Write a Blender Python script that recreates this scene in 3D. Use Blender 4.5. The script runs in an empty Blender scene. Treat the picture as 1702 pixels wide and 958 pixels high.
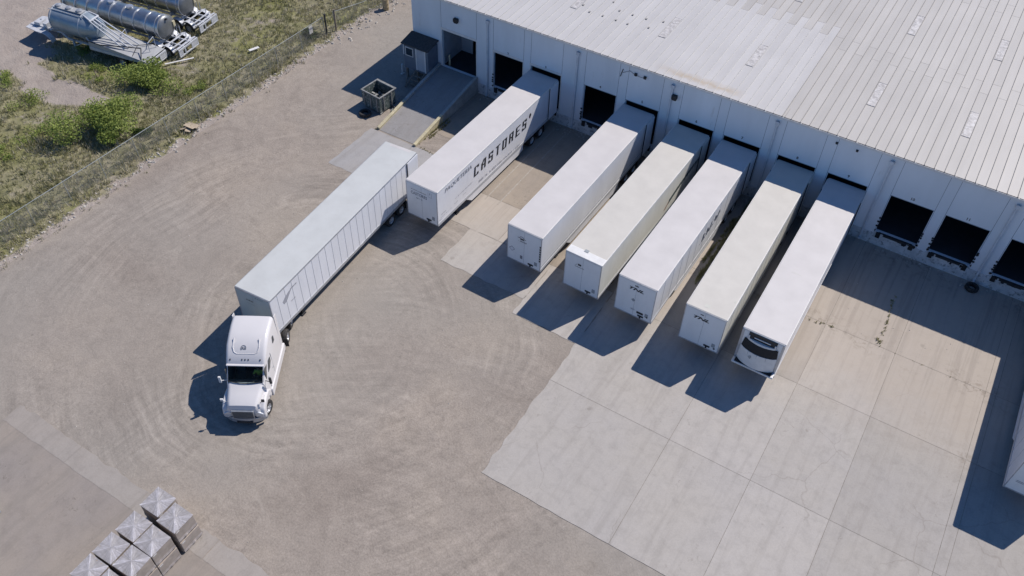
import bpy, math, random
from mathutils import Vector, Matrix, noise
R=math.radians
scene=bpy.context.scene
col=scene.collection
# ---------------------------------------------------------------- camera
def cam_setup():
    cx,cy,cz,yaw,p,ro,f=9.0363,-51.7098,42.015,-0.525277,0.818717,0.037745,1431.512
    fw=Vector((math.sin(yaw)*math.cos(p),math.cos(yaw)*math.cos(p),-math.sin(p)))
    rt=Vector((math.cos(yaw),-math.sin(yaw),0)); up=rt.cross(fw)
    c,s=math.cos(ro),math.sin(ro)
    x=c*rt+s*up; y=-s*rt+c*up
    cam=bpy.data.cameras.new('camera'); o=bpy.data.objects.new('camera',cam); col.objects.link(o)
    o.matrix_world=Matrix(((x.x,y.x,-fw.x,cx),(x.y,y.y,-fw.y,cy),(x.z,y.z,-fw.z,cz),(0,0,0,1)))
    cam.sensor_fit='HORIZONTAL'; cam.sensor_width=36; cam.lens=f/1702*36
    cam.clip_start=.5; cam.clip_end=3000
    scene.camera=o
cam_setup()
# ---------------------------------------------------------------- world + sun
SUNDIR=Vector((.39,.775,1)).normalized()
w=bpy.data.worlds.new('World'); scene.world=w; w.use_nodes=True
nt=w.node_tree; sky=nt.nodes.new('ShaderNodeTexSky'); sky.sky_type='NISHITA'; sky.sun_disc=False
sky.sun_elevation=math.asin(SUNDIR.z); sky.sun_rotation=math.atan2(SUNDIR.x,SUNDIR.y)
sky.altitude=600; sky.air_density=1.0; sky.dust_density=.6; sky.ozone_density=1.5
bg=nt.nodes['Background']; bg.inputs[1].default_value=.075
tn_=nt.nodes.new('ShaderNodeMix'); tn_.data_type='RGBA'; tn_.blend_type='MULTIPLY'; tn_.inputs[0].default_value=1
tn_.inputs[7].default_value=(.56,.90,1.32,1)      # deep clear desert sky: bluer than the model's default
nt.links.new(sky.outputs[0],tn_.inputs[6]); nt.links.new(tn_.outputs[2],bg.inputs[0])
sl=bpy.data.lights.new('sun','SUN'); sl.energy=4.75; sl.angle=R(.5); sl.color=(1,.925,.845)
so=bpy.data.objects.new('sun',sl); col.objects.link(so); so.location=(30,60,80)
so.rotation_euler=SUNDIR.to_track_quat('Z','Y').to_euler()
scene.view_settings.view_transform='Standard'; scene.view_settings.look='None'
scene.view_settings.exposure=0; scene.view_settings.gamma=1
# ---------------------------------------------------------------- materials
def new(name):
    m=bpy.data.materials.new(name); m.use_nodes=True; t=m.node_tree; b=t.nodes['Principled BSDF']; return m,t,b
def N(t,ty,**k):
    n=t.nodes.new(ty)
    for a,v in k.items():
        if a in n.inputs: n.inputs[a].default_value=v
        else: setattr(n,a,v)
    return n
def coord(t,scale=(1,1,1),obj=True):
    tc=N(t,'ShaderNodeTexCoord'); mp=N(t,'ShaderNodeMapping'); mp.inputs['Scale'].default_value=scale
    t.links.new(tc.outputs['Object' if obj else 'Generated'],mp.inputs[0]); return mp.outputs[0]
def wcoord(t,scale=(1,1,1)):
    tc=N(t,'ShaderNodeNewGeometry'); mp=N(t,'ShaderNodeMapping'); mp.inputs['Scale'].default_value=scale
    t.links.new(tc.outputs['Position'],mp.inputs[0]); return mp.outputs[0]
def nz(t,vec,scale,detail=5,rough=.55,dist=0):
    n=N(t,'ShaderNodeTexNoise'); n.inputs['Scale'].default_value=scale; n.inputs['Detail'].default_value=detail
    n.inputs['Roughness'].default_value=rough; n.inputs['Distortion'].default_value=dist
    t.links.new(vec,n.inputs['Vector']); return n.outputs['Fac']
def rmp(t,fac,stops):
    r=N(t,'ShaderNodeValToRGB'); e=r.color_ramp.elements
    while len(e)<len(stops): e.new(.5)
    for el,(p,cc) in zip(e,stops): el.position=p; el.color=(*cc,1) if len(cc)==3 else cc
    t.links.new(fac,r.inputs[0]); return r.outputs[0]
def g(v): return (v,v,v)
def mix(t,fac,a,b,mode='MIX'):
    m=N(t,'ShaderNodeMix',data_type='RGBA',blend_type=mode)
    if isinstance(fac,(int,float)): m.inputs[0].default_value=fac
    else: t.links.new(fac,m.inputs[0])
    for i,v in ((6,a),(7,b)):
        if isinstance(v,tuple): m.inputs[i].default_value=(*v,1)
        else: t.links.new(v,m.inputs[i])
    return m.outputs[2]
def math_(t,op,a,b=0,clamp=False):
    m=N(t,'ShaderNodeMath',operation=op,use_clamp=clamp)
    for i,v in ((0,a),(1,b)):
        if isinstance(v,(int,float)): m.inputs[i].default_value=v
        else: t.links.new(v,m.inputs[i])
    return m.outputs[0]
def bump(t,b,h,strength=.3,dist=.05):
    n=N(t,'ShaderNodeBump'); n.inputs['Strength'].default_value=strength; n.inputs['Distance'].default_value=dist
    t.links.new(h,n.inputs['Height']); t.links.new(n.outputs[0],b.inputs['Normal'])
def attr(t,name):
    a=N(t,'ShaderNodeAttribute'); a.attribute_name=name; return a.outputs['Fac']
def simple(name,c,rough=.6,metal=0,var=.12,scale=1.5,bmp=0,streak=False,dirt=None,spec=None):
    m,t,b=new(name)
    v=wcoord(t,(1,1,.25) if streak else (1,1,1))
    n=nz(t,v,scale,6)
    f=rmp(t,n,[(.3,g(1-var)),(.7,g(1+var*.4))])
    c0=mix(t,1.0,tuple(c),f,'MULTIPLY')
    if dirt:
        n2=nz(t,v,scale*2.3,8,.7)
        msk=rmp(t,n2,[(dirt[1],g(0)),(dirt[1]+.12,g(1))])
        c0=mix(t,math_(t,'MULTIPLY',msk,dirt[2]),c0,tuple(dirt[0]))
    t.links.new(c0,b.inputs['Base Color'])
    b.inputs['Roughness'].default_value=rough; b.inputs['Metallic'].default_value=metal
    if spec is not None: b.inputs['Specular IOR Level'].default_value=spec
    if bmp: bump(t,b,nz(t,v,scale*6,5),bmp,.03)
    return m
M={}
def white_paint(name,c,d=.35,rough=.38):
    m,t,b=new(name); v=wcoord(t,(1,1,.35)); 
    n=nz(t,v,.8,5); c0=mix(t,1.0,tuple(c),rmp(t,n,[(.3,g(.93)),(.7,g(1.03))]),'MULTIPLY')
    n2=nz(t,v,3.0,9,.72); c0=mix(t,math_(t,'MULTIPLY',rmp(t,n2,[(.5,g(0)),(.75,g(1))]),d),c0,(.36,.33,.29))
    t.links.new(c0,b.inputs['Base Color']); b.inputs['Roughness'].default_value=rough
    return m
M['tw']=white_paint('white_trailer_paint',(.76,.77,.80),.10,.32)
M['tf']=white_paint('white_front_wall',(.80,.82,.83),.10,.4)  # trailer white raised in colour to brighten the front walls standing in shade
M['railp']=simple('painted_bottom_rail',(.46,.47,.49),.6,0,.12,3)
M['tw2']=white_paint('cream_trailer_paint',(.72,.72,.67),.2,.35)
M['roofw']=white_paint('white_trailer_roof',(.565,.545,.54),.06,.6)  # same trailer white darkened to hold down the full sun on the roofs
M['roofc']=white_paint('cream_trailer_roof',(.555,.535,.495),.12,.6)  # cream set darker than the sides likewise, for the sun falling on top
M['roofg']=white_paint('greenish_grey_roof',(.52,.535,.53),.15,.55)
M['frontg']=white_paint('grey_front_wall',(.38,.46,.48),.2,.4)
M['cab']=simple('white_cab_paint',(.66,.645,.65),.22,0,.03,1,spec=.5)
M['alu']=simple('brushed_aluminium',(.62,.63,.65),.35,.7,.15,3)
M['alud']=simple('dull_aluminium',(.5,.52,.55),.42,.55,.2,3)
M['seaml']=simple('pale_seam',(.54,.55,.57),.6)
M['seam']=simple('seam_grey',(.28,.30,.33),.7)
M['steel']=simple('dark_steel_frame',(.045,.047,.052),.6,.3,.2,4)
M['black']=simple('black_rubber',(.018,.018,.02),.8,0,.2,6)
M['tyre']=simple('tyre_rubber',(.025,.025,.027),.85,0,.25,6,dirt=((.12,.10,.085),.5,.6))
M['ink']=simple('black_lettering',(.02,.022,.026),.6,0,.05)
M['ink2']=simple('grey_lettering',(.22,.23,.26),.6,0,.05)
M['inkf']=simple('faded_lettering',(.36,.37,.41),.6,0,.05)
M['inkt']=simple('dark_green_graphic',(.05,.075,.08),.6,0,.3,2)
M['red']=simple('red_marker',(.45,.03,.03),.5)
M['sticker']=simple('pale_sticker',(.55,.55,.5),.5)
M['wall']=simple('painted_tiltup_wall',(.74,.79,.84),.75,0,.10,.5,bmp=.15,streak=True,dirt=((.45,.44,.42),.62,.5))
M['wallbase']=simple('worn_wall_base',(.62,.65,.68),.85,0,.25,1.4,bmp=.4,dirt=((.12,.12,.12),.53,.85))
M['jointw']=simple('wall_joint',(.22,.25,.29),.9)
M['downs']=simple('downspout_paint',(.60,.64,.69),.6,0,.15,2)
M['trimw']=simple('white_trim',(.72,.72,.71),.5,0,.1,3)
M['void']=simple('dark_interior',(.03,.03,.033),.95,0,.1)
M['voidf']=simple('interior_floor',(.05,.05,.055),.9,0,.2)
M['inw']=simple('interior_white_partition',(.45,.48,.52),.8)
M['yellow']=simple('faded_yellow_paint',(.56,.50,.33),.7,0,.25,3,dirt=((.35,.33,.28),.5,.6))
M['concw']=simple('ramp_curb_concrete',(.42,.42,.40),.9,0,.25,1.6,bmp=.3,dirt=((.16,.15,.14),.55,.6))
M['shedw']=simple('shed_siding',(.15,.18,.22),.8,0,.1,2)
M['shedr']=simple('shed_shingle',(.075,.07,.068),.95,0,.35,8,bmp=.5)
M['wood']=simple('weathered_wood',(.25,.21,.17),.85,0,.3,5)
M['woodt']=simple('pale_scrap_wood',(.42,.35,.26),.85,0,.3,4)
M['glassd']=simple('window_glass',(.03,.045,.06),.08,0,.05,spec=.8)
M['card']=simple('cardboard_bale',(.38,.325,.28),.9,0,.22,2.5,bmp=.2)
M['skirtp']=simple('tan_plastic_fringe',(.44,.39,.36),.5,0,.3,5)
M['fence']=simple('galvanised_wire',(.36,.38,.37),.5,.4)
M['rail']=simple('galvanised_rail',(.42,.44,.42),.45,.4)
M['stone']=simple('pale_rubble',(.48,.45,.41),.95,0,.3,4)
M['trash']=simple('white_litter',(.7,.69,.67),.7)
M['skin']=simple('skin',(.35,.2,.14),.6)
M['vest']=simple('hi_vis_vest',(.62,.75,.12),.7)
M['cloth']=simple('dark_clothes',(.04,.045,.06),.9)
M['seatm']=simple('cab_interior',(.12,.115,.105),.8)
M['silver']=simple('silver_grille',(.45,.48,.52),.3,.6,.2,6)
M['lampg']=simple('headlamp_lens',(.6,.62,.65),.15,.3)
M['amber']=simple('amber_lens',(.5,.2,.04),.3)
M['placard']=simple('placard',(.33,.36,.38),.5)
M['dump']=simple('dumpster_peeling_paint',(.09,.12,.115),.7,.1,.4,2.5,dirt=((.42,.43,.42),.52,.9))
M['dumprim']=simple('dumpster_rim',(.28,.29,.29),.7,.2,.3,3,dirt=((.1,.08,.06),.5,.6))
M['tankg']=simple('blue_grey_tank_paint',(.33,.40,.46),.38,.3,.2,1.5,dirt=((.2,.2,.2),.6,.3))
M['tankw']=simple('white_tank_frame',(.56,.58,.62),.5,.1,.2,3,dirt=((.3,.28,.26),.56,.5))
M['deckg']=simple('grey_deck_plate',(.42,.43,.44),.6,.2,.15,2)
M['steelp']=simple('polished_tank_steel',(.46,.48,.50),.3,.85,.2,1.2,dirt=((.30,.29,.28),.5,.5))
M['tankend']=simple('dull_tank_end',(.25,.26,.27),.45,.6,.2,2)
M['line']=simple('faded_pavement_paint',(.40,.37,.33),.9,0,.3,6,dirt=((.31,.27,.23),.45,.9))
M['skyl']=simple('fibreglass_skylight',(.52,.50,.49),.5,0,.45,3,dirt=((.68,.68,.68),.52,.8))
M['leafb']=None
def leafmat(name,a,b_):
    m,t,b=new(name); n=nz(t,wcoord(t),1.3,3); 
    oi=N(t,'ShaderNodeAttribute'); oi.attribute_name='tint'
    f=math_(t,'ADD',math_(t,'MULTIPLY',n,.6),math_(t,'MULTIPLY',oi.outputs['Fac'],.5))
    t.links.new(rmp(t,f,[(.25,a),(.8,b_)]),b.inputs['Base Color']); b.inputs['Roughness'].default_value=.7
    b.inputs['Specular IOR Level'].default_value=.2
    tr=N(t,'ShaderNodeBsdfTranslucent'); mx=N(t,'ShaderNodeMixShader'); mx.inputs[0].default_value=.25
    t.links.new(rmp(t,f,[(.25,a),(.8,b_)]),tr.inputs[0])
    t.links.new(b.outputs[0],mx.inputs[1]); t.links.new(tr.outputs[0],mx.inputs[2])
    t.links.new(mx.outputs[0],t.nodes['Material Output'].inputs[0]); return m
M['leaf']=leafmat('bush_leaf',(.13,.19,.035),(.35,.41,.12))
M['leafd']=leafmat('dark_leaf',(.03,.05,.015),(.07,.11,.03))
M['grass']=leafmat('grass_blade',(.21,.22,.09),(.47,.44,.28))
M['dry']=leafmat('dry_grass_blade',(.42,.38,.27),(.60,.56,.45))
# glass of the cab
def glassmat():
    m,t,b=new('windscreen_glass'); b.inputs['Base Color'].default_value=(.02,.03,.035,1); b.inputs['Roughness'].default_value=.03
    tr=N(t,'ShaderNodeBsdfTransparent'); tr.inputs[0].default_value=(.75,.85,.85,1); mx=N(t,'ShaderNodeMixShader'); mx.inputs[0].default_value=.86
    t.links.new(b.outputs[0],mx.inputs[1]); t.links.new(tr.outputs[0],mx.inputs[2]); t.links.new(mx.outputs[0],t.nodes['Material Output'].inputs[0]); return m
M['wind']=glassmat()
# gravel
def gravel():
    m,t,b=new('packed_gravel_and_dirt'); v=wcoord(t)
    n1=nz(t,v,.12,4,.6,.4); n2=nz(t,v,1.1,7,.7,.6); n3=nz(t,v,9,5,.75); n4=nz(t,v,.035,3)
    c0=rmp(t,n1,[(.32,(.262,.226,.196)),(.5,(.300,.262,.228)),(.68,(.335,.290,.246))])
    c0=mix(t,1.0,c0,rmp(t,n2,[(.3,g(.86)),(.5,g(1)),(.72,g(1.12))]),'MULTIPLY')
    c0=mix(t,1.0,c0,rmp(t,n3,[(.3,g(.78)),(.5,g(1)),(.7,g(1.18))]),'MULTIPLY')
    # greyer towards the lot's left, where it is packed finer
    c0=mix(t,math_(t,'MULTIPLY',rmp(t,n4,[(.4,g(0)),(.6,g(1))]),.7),c0,(.290,.272,.248))
    # turning-circle tracks
    for cx,cy,fr,amp in ((-19.,-27.,2.2,.19),(-6.,-42.,2.4,.12),(-12.,-22.,2.0,.12),(-30.,-8.,1.8,.08)):
        mp=N(t,'ShaderNodeMapping'); mp.inputs['Location'].default_value=(-cx,-cy,0); t.links.new(v,mp.inputs[0])
        ln=N(t,'ShaderNodeVectorMath',operation='LENGTH'); t.links.new(mp.outputs[0],ln.inputs[0])
        sp=N(t,'ShaderNodeSeparateXYZ'); t.links.new(mp.outputs[0],sp.inputs[0])
        th=math_(t,'ARCTAN2',sp.outputs['Y'],sp.outputs['X']); cb=N(t,'ShaderNodeCombineXYZ')
        rr_=math_(t,'ADD',ln.outputs['Value'],math_(t,'MULTIPLY',nz(t,v,.10,2),3))
        t.links.new(math_(t,'MULTIPLY',rr_,fr),cb.inputs[0]); t.links.new(math_(t,'MULTIPLY',th,1.6),cb.inputs[1])
        arc=nz(t,cb.outputs[0],1.0,5,.7)
        k=rmp(t,math_(t,'DIVIDE',ln.outputs['Value'],40),[(.1,g(0)),(.2,g(1)),(.5,g(1)),(.7,g(0))])
        k=math_(t,'MULTIPLY',k,rmp(t,nz(t,v,.15,3),[(.42,g(0)),(.6,g(1))]))
        c0=mix(t,k,c0,mix(t,1.0,c0,rmp(t,arc,[(.32,g(1-amp)),(.5,g(1)),(.7,g(1+amp))]),'MULTIPLY'))
    n5=nz(t,v,3.2,8,.78,.8)
    c0=mix(t,rmp(t,nz(t,v,.22,4),[(.38,g(.15)),(.6,g(1))]),c0,mix(t,1.0,c0,rmp(t,n5,[(.32,g(.82)),(.48,g(1)),(.68,g(1.12))]),'MULTIPLY'))
    # scraped pale patches and damp dark ones
    n6=nz(t,v,.6,7,.72,1.2)
    c0=mix(t,math_(t,'MULTIPLY',rmp(t,n6,[(.60,g(0)),(.67,g(1))]),.35),c0,(.40,.36,.315))
    c0=mix(t,math_(t,'MULTIPLY',rmp(t,n6,[(.33,g(1)),(.40,g(0))]),.30),c0,(.20,.172,.145))
    # sand fans along the fence and drive path (dry tan dirt)
    sx=N(t,'ShaderNodeSeparateXYZ'); t.links.new(v,sx.inputs[0])
    e=math_(t,'ADD',sx.outputs['X'],math_(t,'MULTIPLY',nz(t,v,.5,5),3.0))
    k=rmp(t,math_(t,'DIVIDE',math_(t,'ADD',e,42),4),[(.3,g(.8)),(.95,g(0))])
    c0=mix(t,k,c0,(.40,.34,.27))
    # oil drips and dark spots
    vo=N(t,'ShaderNodeTexVoronoi'); vo.inputs['Scale'].default_value=.55; t.links.new(v,vo.inputs['Vector'])
    c0=mix(t,math_(t,'MULTIPLY',rmp(t,vo.outputs['Distance'],[(.02,g(1)),(.06,g(0))]),.4),c0,(.09,.08,.07))
    # pale stones
    vs=N(t,'ShaderNodeTexVoronoi'); vs.inputs['Scale'].default_value=5; t.links.new(v,vs.inputs['Vector'])
    k=math_(t,'MULTIPLY',rmp(t,vs.outputs['Distance'],[(.10,g(1)),(.16,g(0))]),rmp(t,nz(t,v,1.7,3),[(.56,g(0)),(.62,g(1))]))
    c0=mix(t,math_(t,'MULTIPLY',k,.5),c0,(.45,.42,.38))
    t.links.new(c0,b.inputs['Base Color']); b.inputs['Roughness'].default_value=.95; b.inputs['Specular IOR Level'].default_value=.15
    bump(t,b,math_(t,'ADD',math_(t,'MULTIPLY',n3,.5),n2),.55,.06)
    return m
M['gravel']=gravel()
def concrete(name,base,warm,stain=.5,warmth=.5,cracks=.4,yard=False):
    m,t,b=new(name); v=wcoord(t)
    n1=nz(t,v,.16,5,.6,.3); n2=nz(t,v,1.3,8,.7,.3); n3=nz(t,v,12,4,.7)
    tn=attr(t,'tint')
    c0=mix(t,rmp(t,n1,[(.38,g(0)),(.62,g(warmth))]),base,warm)
    c0=mix(t,1.0,c0,rmp(t,tn,[(0,g(.88)),(1,g(1.08))]),'MULTIPLY')
    c0=mix(t,1.0,c0,rmp(t,n2,[(.28,g(.86)),(.5,g(1)),(.75,g(1.06))]),'MULTIPLY')
    c0=mix(t,1.0,c0,rmp(t,n3,[(.3,g(.93)),(.7,g(1.05))]),'MULTIPLY')
    # tyre sweeps: stretched noise in y
    st=nz(t,wcoord(t,(1.2,.09,1)),1.4,6,.65,.5)
    c0=mix(t,math_(t,'MULTIPLY',rmp(t,st,[(.5,g(0)),(.68,g(1))]),.35*stain),c0,(.22,.20,.18))
    bl=nz(t,v,2.6,9,.8,.4); bm=nz(t,v,.35,3)
    c0=mix(t,math_(t,'MULTIPLY',math_(t,'MULTIPLY',rmp(t,bl,[(.56,g(0)),(.63,g(1))]),rmp(t,bm,[(.55,g(0)),(.62,g(1))])),.55*stain),c0,(.17,.15,.13))
    # cracks
    vo=N(t,'ShaderNodeTexVoronoi',feature='DISTANCE_TO_EDGE'); vo.inputs['Scale'].default_value=.17
    mm=N(t,'ShaderNodeVectorMath',operation='ADD'); nn=N(t,'ShaderNodeTexNoise'); nn.inputs['Scale'].default_value=.9; nn.inputs['Detail'].default_value=5
    t.links.new(v,nn.inputs['Vector']); t.links.new(v,mm.inputs[0]); t.links.new(nn.outputs['Color'],mm.inputs[1]); t.links.new(mm.outputs[0],vo.inputs['Vector'])
    c0=mix(t,math_(t,'MULTIPLY',math_(t,'MULTIPLY',rmp(t,vo.outputs['Distance'],[(0,g(1)),(.006,g(0))]),rmp(t,nz(t,v,.12,2),[(.52,g(0)),(.56,g(1))])),cracks),c0,(.20,.175,.15))
    if yard:
        sp=N(t,'ShaderNodeSeparateXYZ'); t.links.new(v,sp.inputs[0]); Y=sp.outputs['Y']; X=sp.outputs['X']
        wob=math_(t,'MULTIPLY',math_(t,'SUBTRACT',nz(t,v,.5,4),.5),4)
        # dusty tan wash nearer the building
        yy=math_(t,'ADD',Y,wob); k=rmp(t,math_(t,'DIVIDE',math_(t,'ADD',yy,20),20),[(.15,g(0)),(.42,g(1))])
        c0=mix(t,math_(t,'MULTIPLY',k,.6),c0,(.42,.36,.30))
        # silt collected along the cross joints
        for jy,wd,am in ((-9.3,1.5,.65),(-15.0,1.0,.5),(-.3,2.2,.8)):
            d=math_(t,'ABSOLUTE',math_(t,'SUBTRACT',Y,jy)); band=rmp(t,math_(t,'DIVIDE',d,wd),[(0,g(1)),(1,g(0))])
            q=rmp(t,nz(t,v,1.9,8,.75,.6),[(.50,g(0)),(.60,g(1))]); q2=rmp(t,nz(t,v,.3,3),[(.45,g(0)),(.55,g(1))])
            c0=mix(t,math_(t,'MULTIPLY',math_(t,'MULTIPLY',math_(t,'MULTIPLY',band,q),q2),am),c0,(.22,.185,.15))
        # tyre rubber running straight out of each bay
        tr_=nz(t,wcoord(t,(1.7,.05,1)),1.5,5,.7,.2); kk=rmp(t,math_(t,'DIVIDE',math_(t,'ADD',Y,22),22),[(.0,g(0)),(.6,g(.5)),(1,g(1))])
        c0=mix(t,math_(t,'MULTIPLY',math_(t,'MULTIPLY',rmp(t,tr_,[(.5,g(0)),(.62,g(1))]),kk),.45),c0,(.21,.185,.165))
        vo2=N(t,'ShaderNodeTexVoronoi'); vo2.inputs['Scale'].default_value=.5; t.links.new(v,vo2.inputs['Vector'])
        c0=mix(t,math_(t,'MULTIPLY',rmp(t,math_(t,'ADD',vo2.outputs['Distance'],math_(t,'MULTIPLY',nz(t,v,4,4),.12)),[(.07,g(1)),(.17,g(0))]),math_(t,'MULTIPLY',rmp(t,nz(t,v,.25,3),[(.5,g(0)),(.6,g(1))]),.5)),c0,(.17,.15,.13))
    t.links.new(c0,b.inputs['Base Color']); b.inputs['Roughness'].default_value=.88; b.inputs['Specular IOR Level'].default_value=.25
    bump(t,b,n2,.15,.03)
    return m
M['conc']=concrete('yard_concrete',(.392,.370,.350),(.405,.375,.335),.7,.5,.35,True)
M['concl']=concrete('lower_yard_concrete',(.268,.240,.222),(.30,.262,.228),1.6,.9,0)
M['concb']=concrete('brown_apron_concrete',(.30,.26,.22),(.34,.29,.235),1.2,.8)
M['ramp']=concrete('ramp_concrete',(.33,.325,.33),(.36,.335,.31),.9,.5)
M['concd']=concrete('drain_strip_concrete',(.315,.29,.268),(.32,.285,.255),.9,.6,.15)
M['joint']=simple('slab_joint_dirt',(.25,.228,.20),.95,0,.4,3)
# field soil
def soil():
    m,t,b=new('field_soil'); v=wcoord(t); a=attr(t,'veg')
    d=mix(t,rmp(t,nz(t,v,.5,6),[(.3,g(0)),(.7,g(1))]),(.30,.26,.235),(.38,.335,.30))
    gcol=rmp(t,nz(t,v,.8,7,.7),[(.3,(.14,.14,.075)),(.5,(.24,.225,.14)),(.7,(.36,.32,.24))])
    gg=nz(t,v,.15,4); gcol=mix(t,rmp(t,gg,[(.45,g(0)),(.62,g(.6))]),gcol,(.20,.21,.06))
    k=math_(t,'ADD',a,math_(t,'MULTIPLY',math_(t,'SUBTRACT',nz(t,v,1.6,6,.7),.5),1.3),True)
    c0=mix(t,rmp(t,k,[(.35,g(0)),(.6,g(1))]),d,gcol)
    t.links.new(c0,b.inputs['Base Color']); b.inputs['Roughness'].default_value=.95; b.inputs['Specular IOR Level'].default_value=.1
    bump(t,b,nz(t,v,3,7,.7),.8,.15); return m
M['soil']=soil()
def roofmat(name,base,var,stain):
    m,t,b=new(name); v=wcoord(t); tn=attr(t,'tint')
    c0=mix(t,1.0,base,rmp(t,tn,[(0,g(1-var)),(1,g(1+var*.5))]),'MULTIPLY')
    c0=mix(t,1.0,c0,rmp(t,nz(t,wcoord(t,(1,.08,1)),1.6,6,.7),[(.3,g(.94)),(.7,g(1.03))]),'MULTIPLY')
    c0=mix(t,1.0,c0,rmp(t,nz(t,v,.25,4),[(.3,g(.95)),(.7,g(1.03))]),'MULTIPLY')
    if stain:
        sx=N(t,'ShaderNodeSeparateXYZ'); t.links.new(v,sx.inputs[0])
        ky=rmp(t,math_(t,'DIVIDE',math_(t,'ADD',sx.outputs['Y'],math_(t,'MULTIPLY',nz(t,v,1.5,4),1.2)),3),[(.25,g(0)),(.4,g(1)),(.62,g(0))])
        kx=rmp(t,math_(t,'DIVIDE',math_(t,'ADD',sx.outputs['X'],12),12),[(.15,g(0)),(.35,g(1)),(.62,g(1)),(.75,g(0))])
        c0=mix(t,math_(t,'MULTIPLY',math_(t,'MULTIPLY',ky,kx),.75),c0,(.42,.34,.24))
    t.links.new(c0,b.inputs['Base Color']); b.inputs['Roughness'].default_value=.5; return m
M['roofcoat']=roofmat('white_roof_coating',(.515,.505,.50),.04,True)
M['roofbare']=roofmat('weathered_roof_metal',(.465,.447,.425),.06,False)
M['ribcoat']=simple('coated_rib',(.50,.495,.49),.5)
M['ribbare']=simple('weathered_rib',(.33,.315,.30),.6,0)
# plastic wrap
def wrapm():
    m,t,b=new('stretch_wrapped_top'); v=coord(t); sp=N(t,'ShaderNodeSeparateXYZ'); t.links.new(v,sp.inputs[0])
    wn=N(t,'ShaderNodeObjectInfo'); sd=math_(t,'MULTIPLY',wn.outputs['Random'],37)
    th=math_(t,'ARCTAN2',sp.outputs['Y'],sp.outputs['X']); ln=N(t,'ShaderNodeVectorMath',operation='LENGTH'); t.links.new(v,ln.inputs[0])
    cb=N(t,'ShaderNodeCombineXYZ'); t.links.new(math_(t,'MULTIPLY',th,5),cb.inputs[0]); t.links.new(math_(t,'MULTIPLY',ln.outputs['Value'],.7),cb.inputs[1]); t.links.new(sd,cb.inputs[2])
    st=nz(t,cb.outputs[0],1.5,4,.7,.3); n=nz(t,v,2.2,6,.7,1.0)
    ax=math_(t,'ABSOLUTE',sp.outputs['X']); ay=math_(t,'ABSOLUTE',sp.outputs['Y']); dg=math_(t,'ABSOLUTE',math_(t,'SUBTRACT',ax,math_(t,'ADD',ay,math_(t,'MULTIPLY',math_(t,'SUBTRACT',nz(t,v,3,3),.5),.25))))
    dr=rmp(t,dg,[(.0,g(1)),(.035,g(.45)),(.2,g(.05)),(.5,g(0))])
    hf=math_(t,'GREATER_THAN',ax,ay); f=math_(t,'ADD',math_(t,'ADD',math_(t,'MULTIPLY',st,.5),math_(t,'MULTIPLY',n,.42)),math_(t,'ADD',math_(t,'MULTIPLY',dr,.13),math_(t,'MULTIPLY',hf,.05)))
    c0=rmp(t,f,[(.38,(.27,.255,.25)),(.52,(.37,.355,.365)),(.62,(.50,.485,.515)),(.74,(.76,.75,.78))])
    t.links.new(c0,b.inputs['Base Color']); b.inputs['Roughness'].default_value=.28
    bump(t,b,f,.9,.06); return m
M['wrap']=wrapm()
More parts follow.
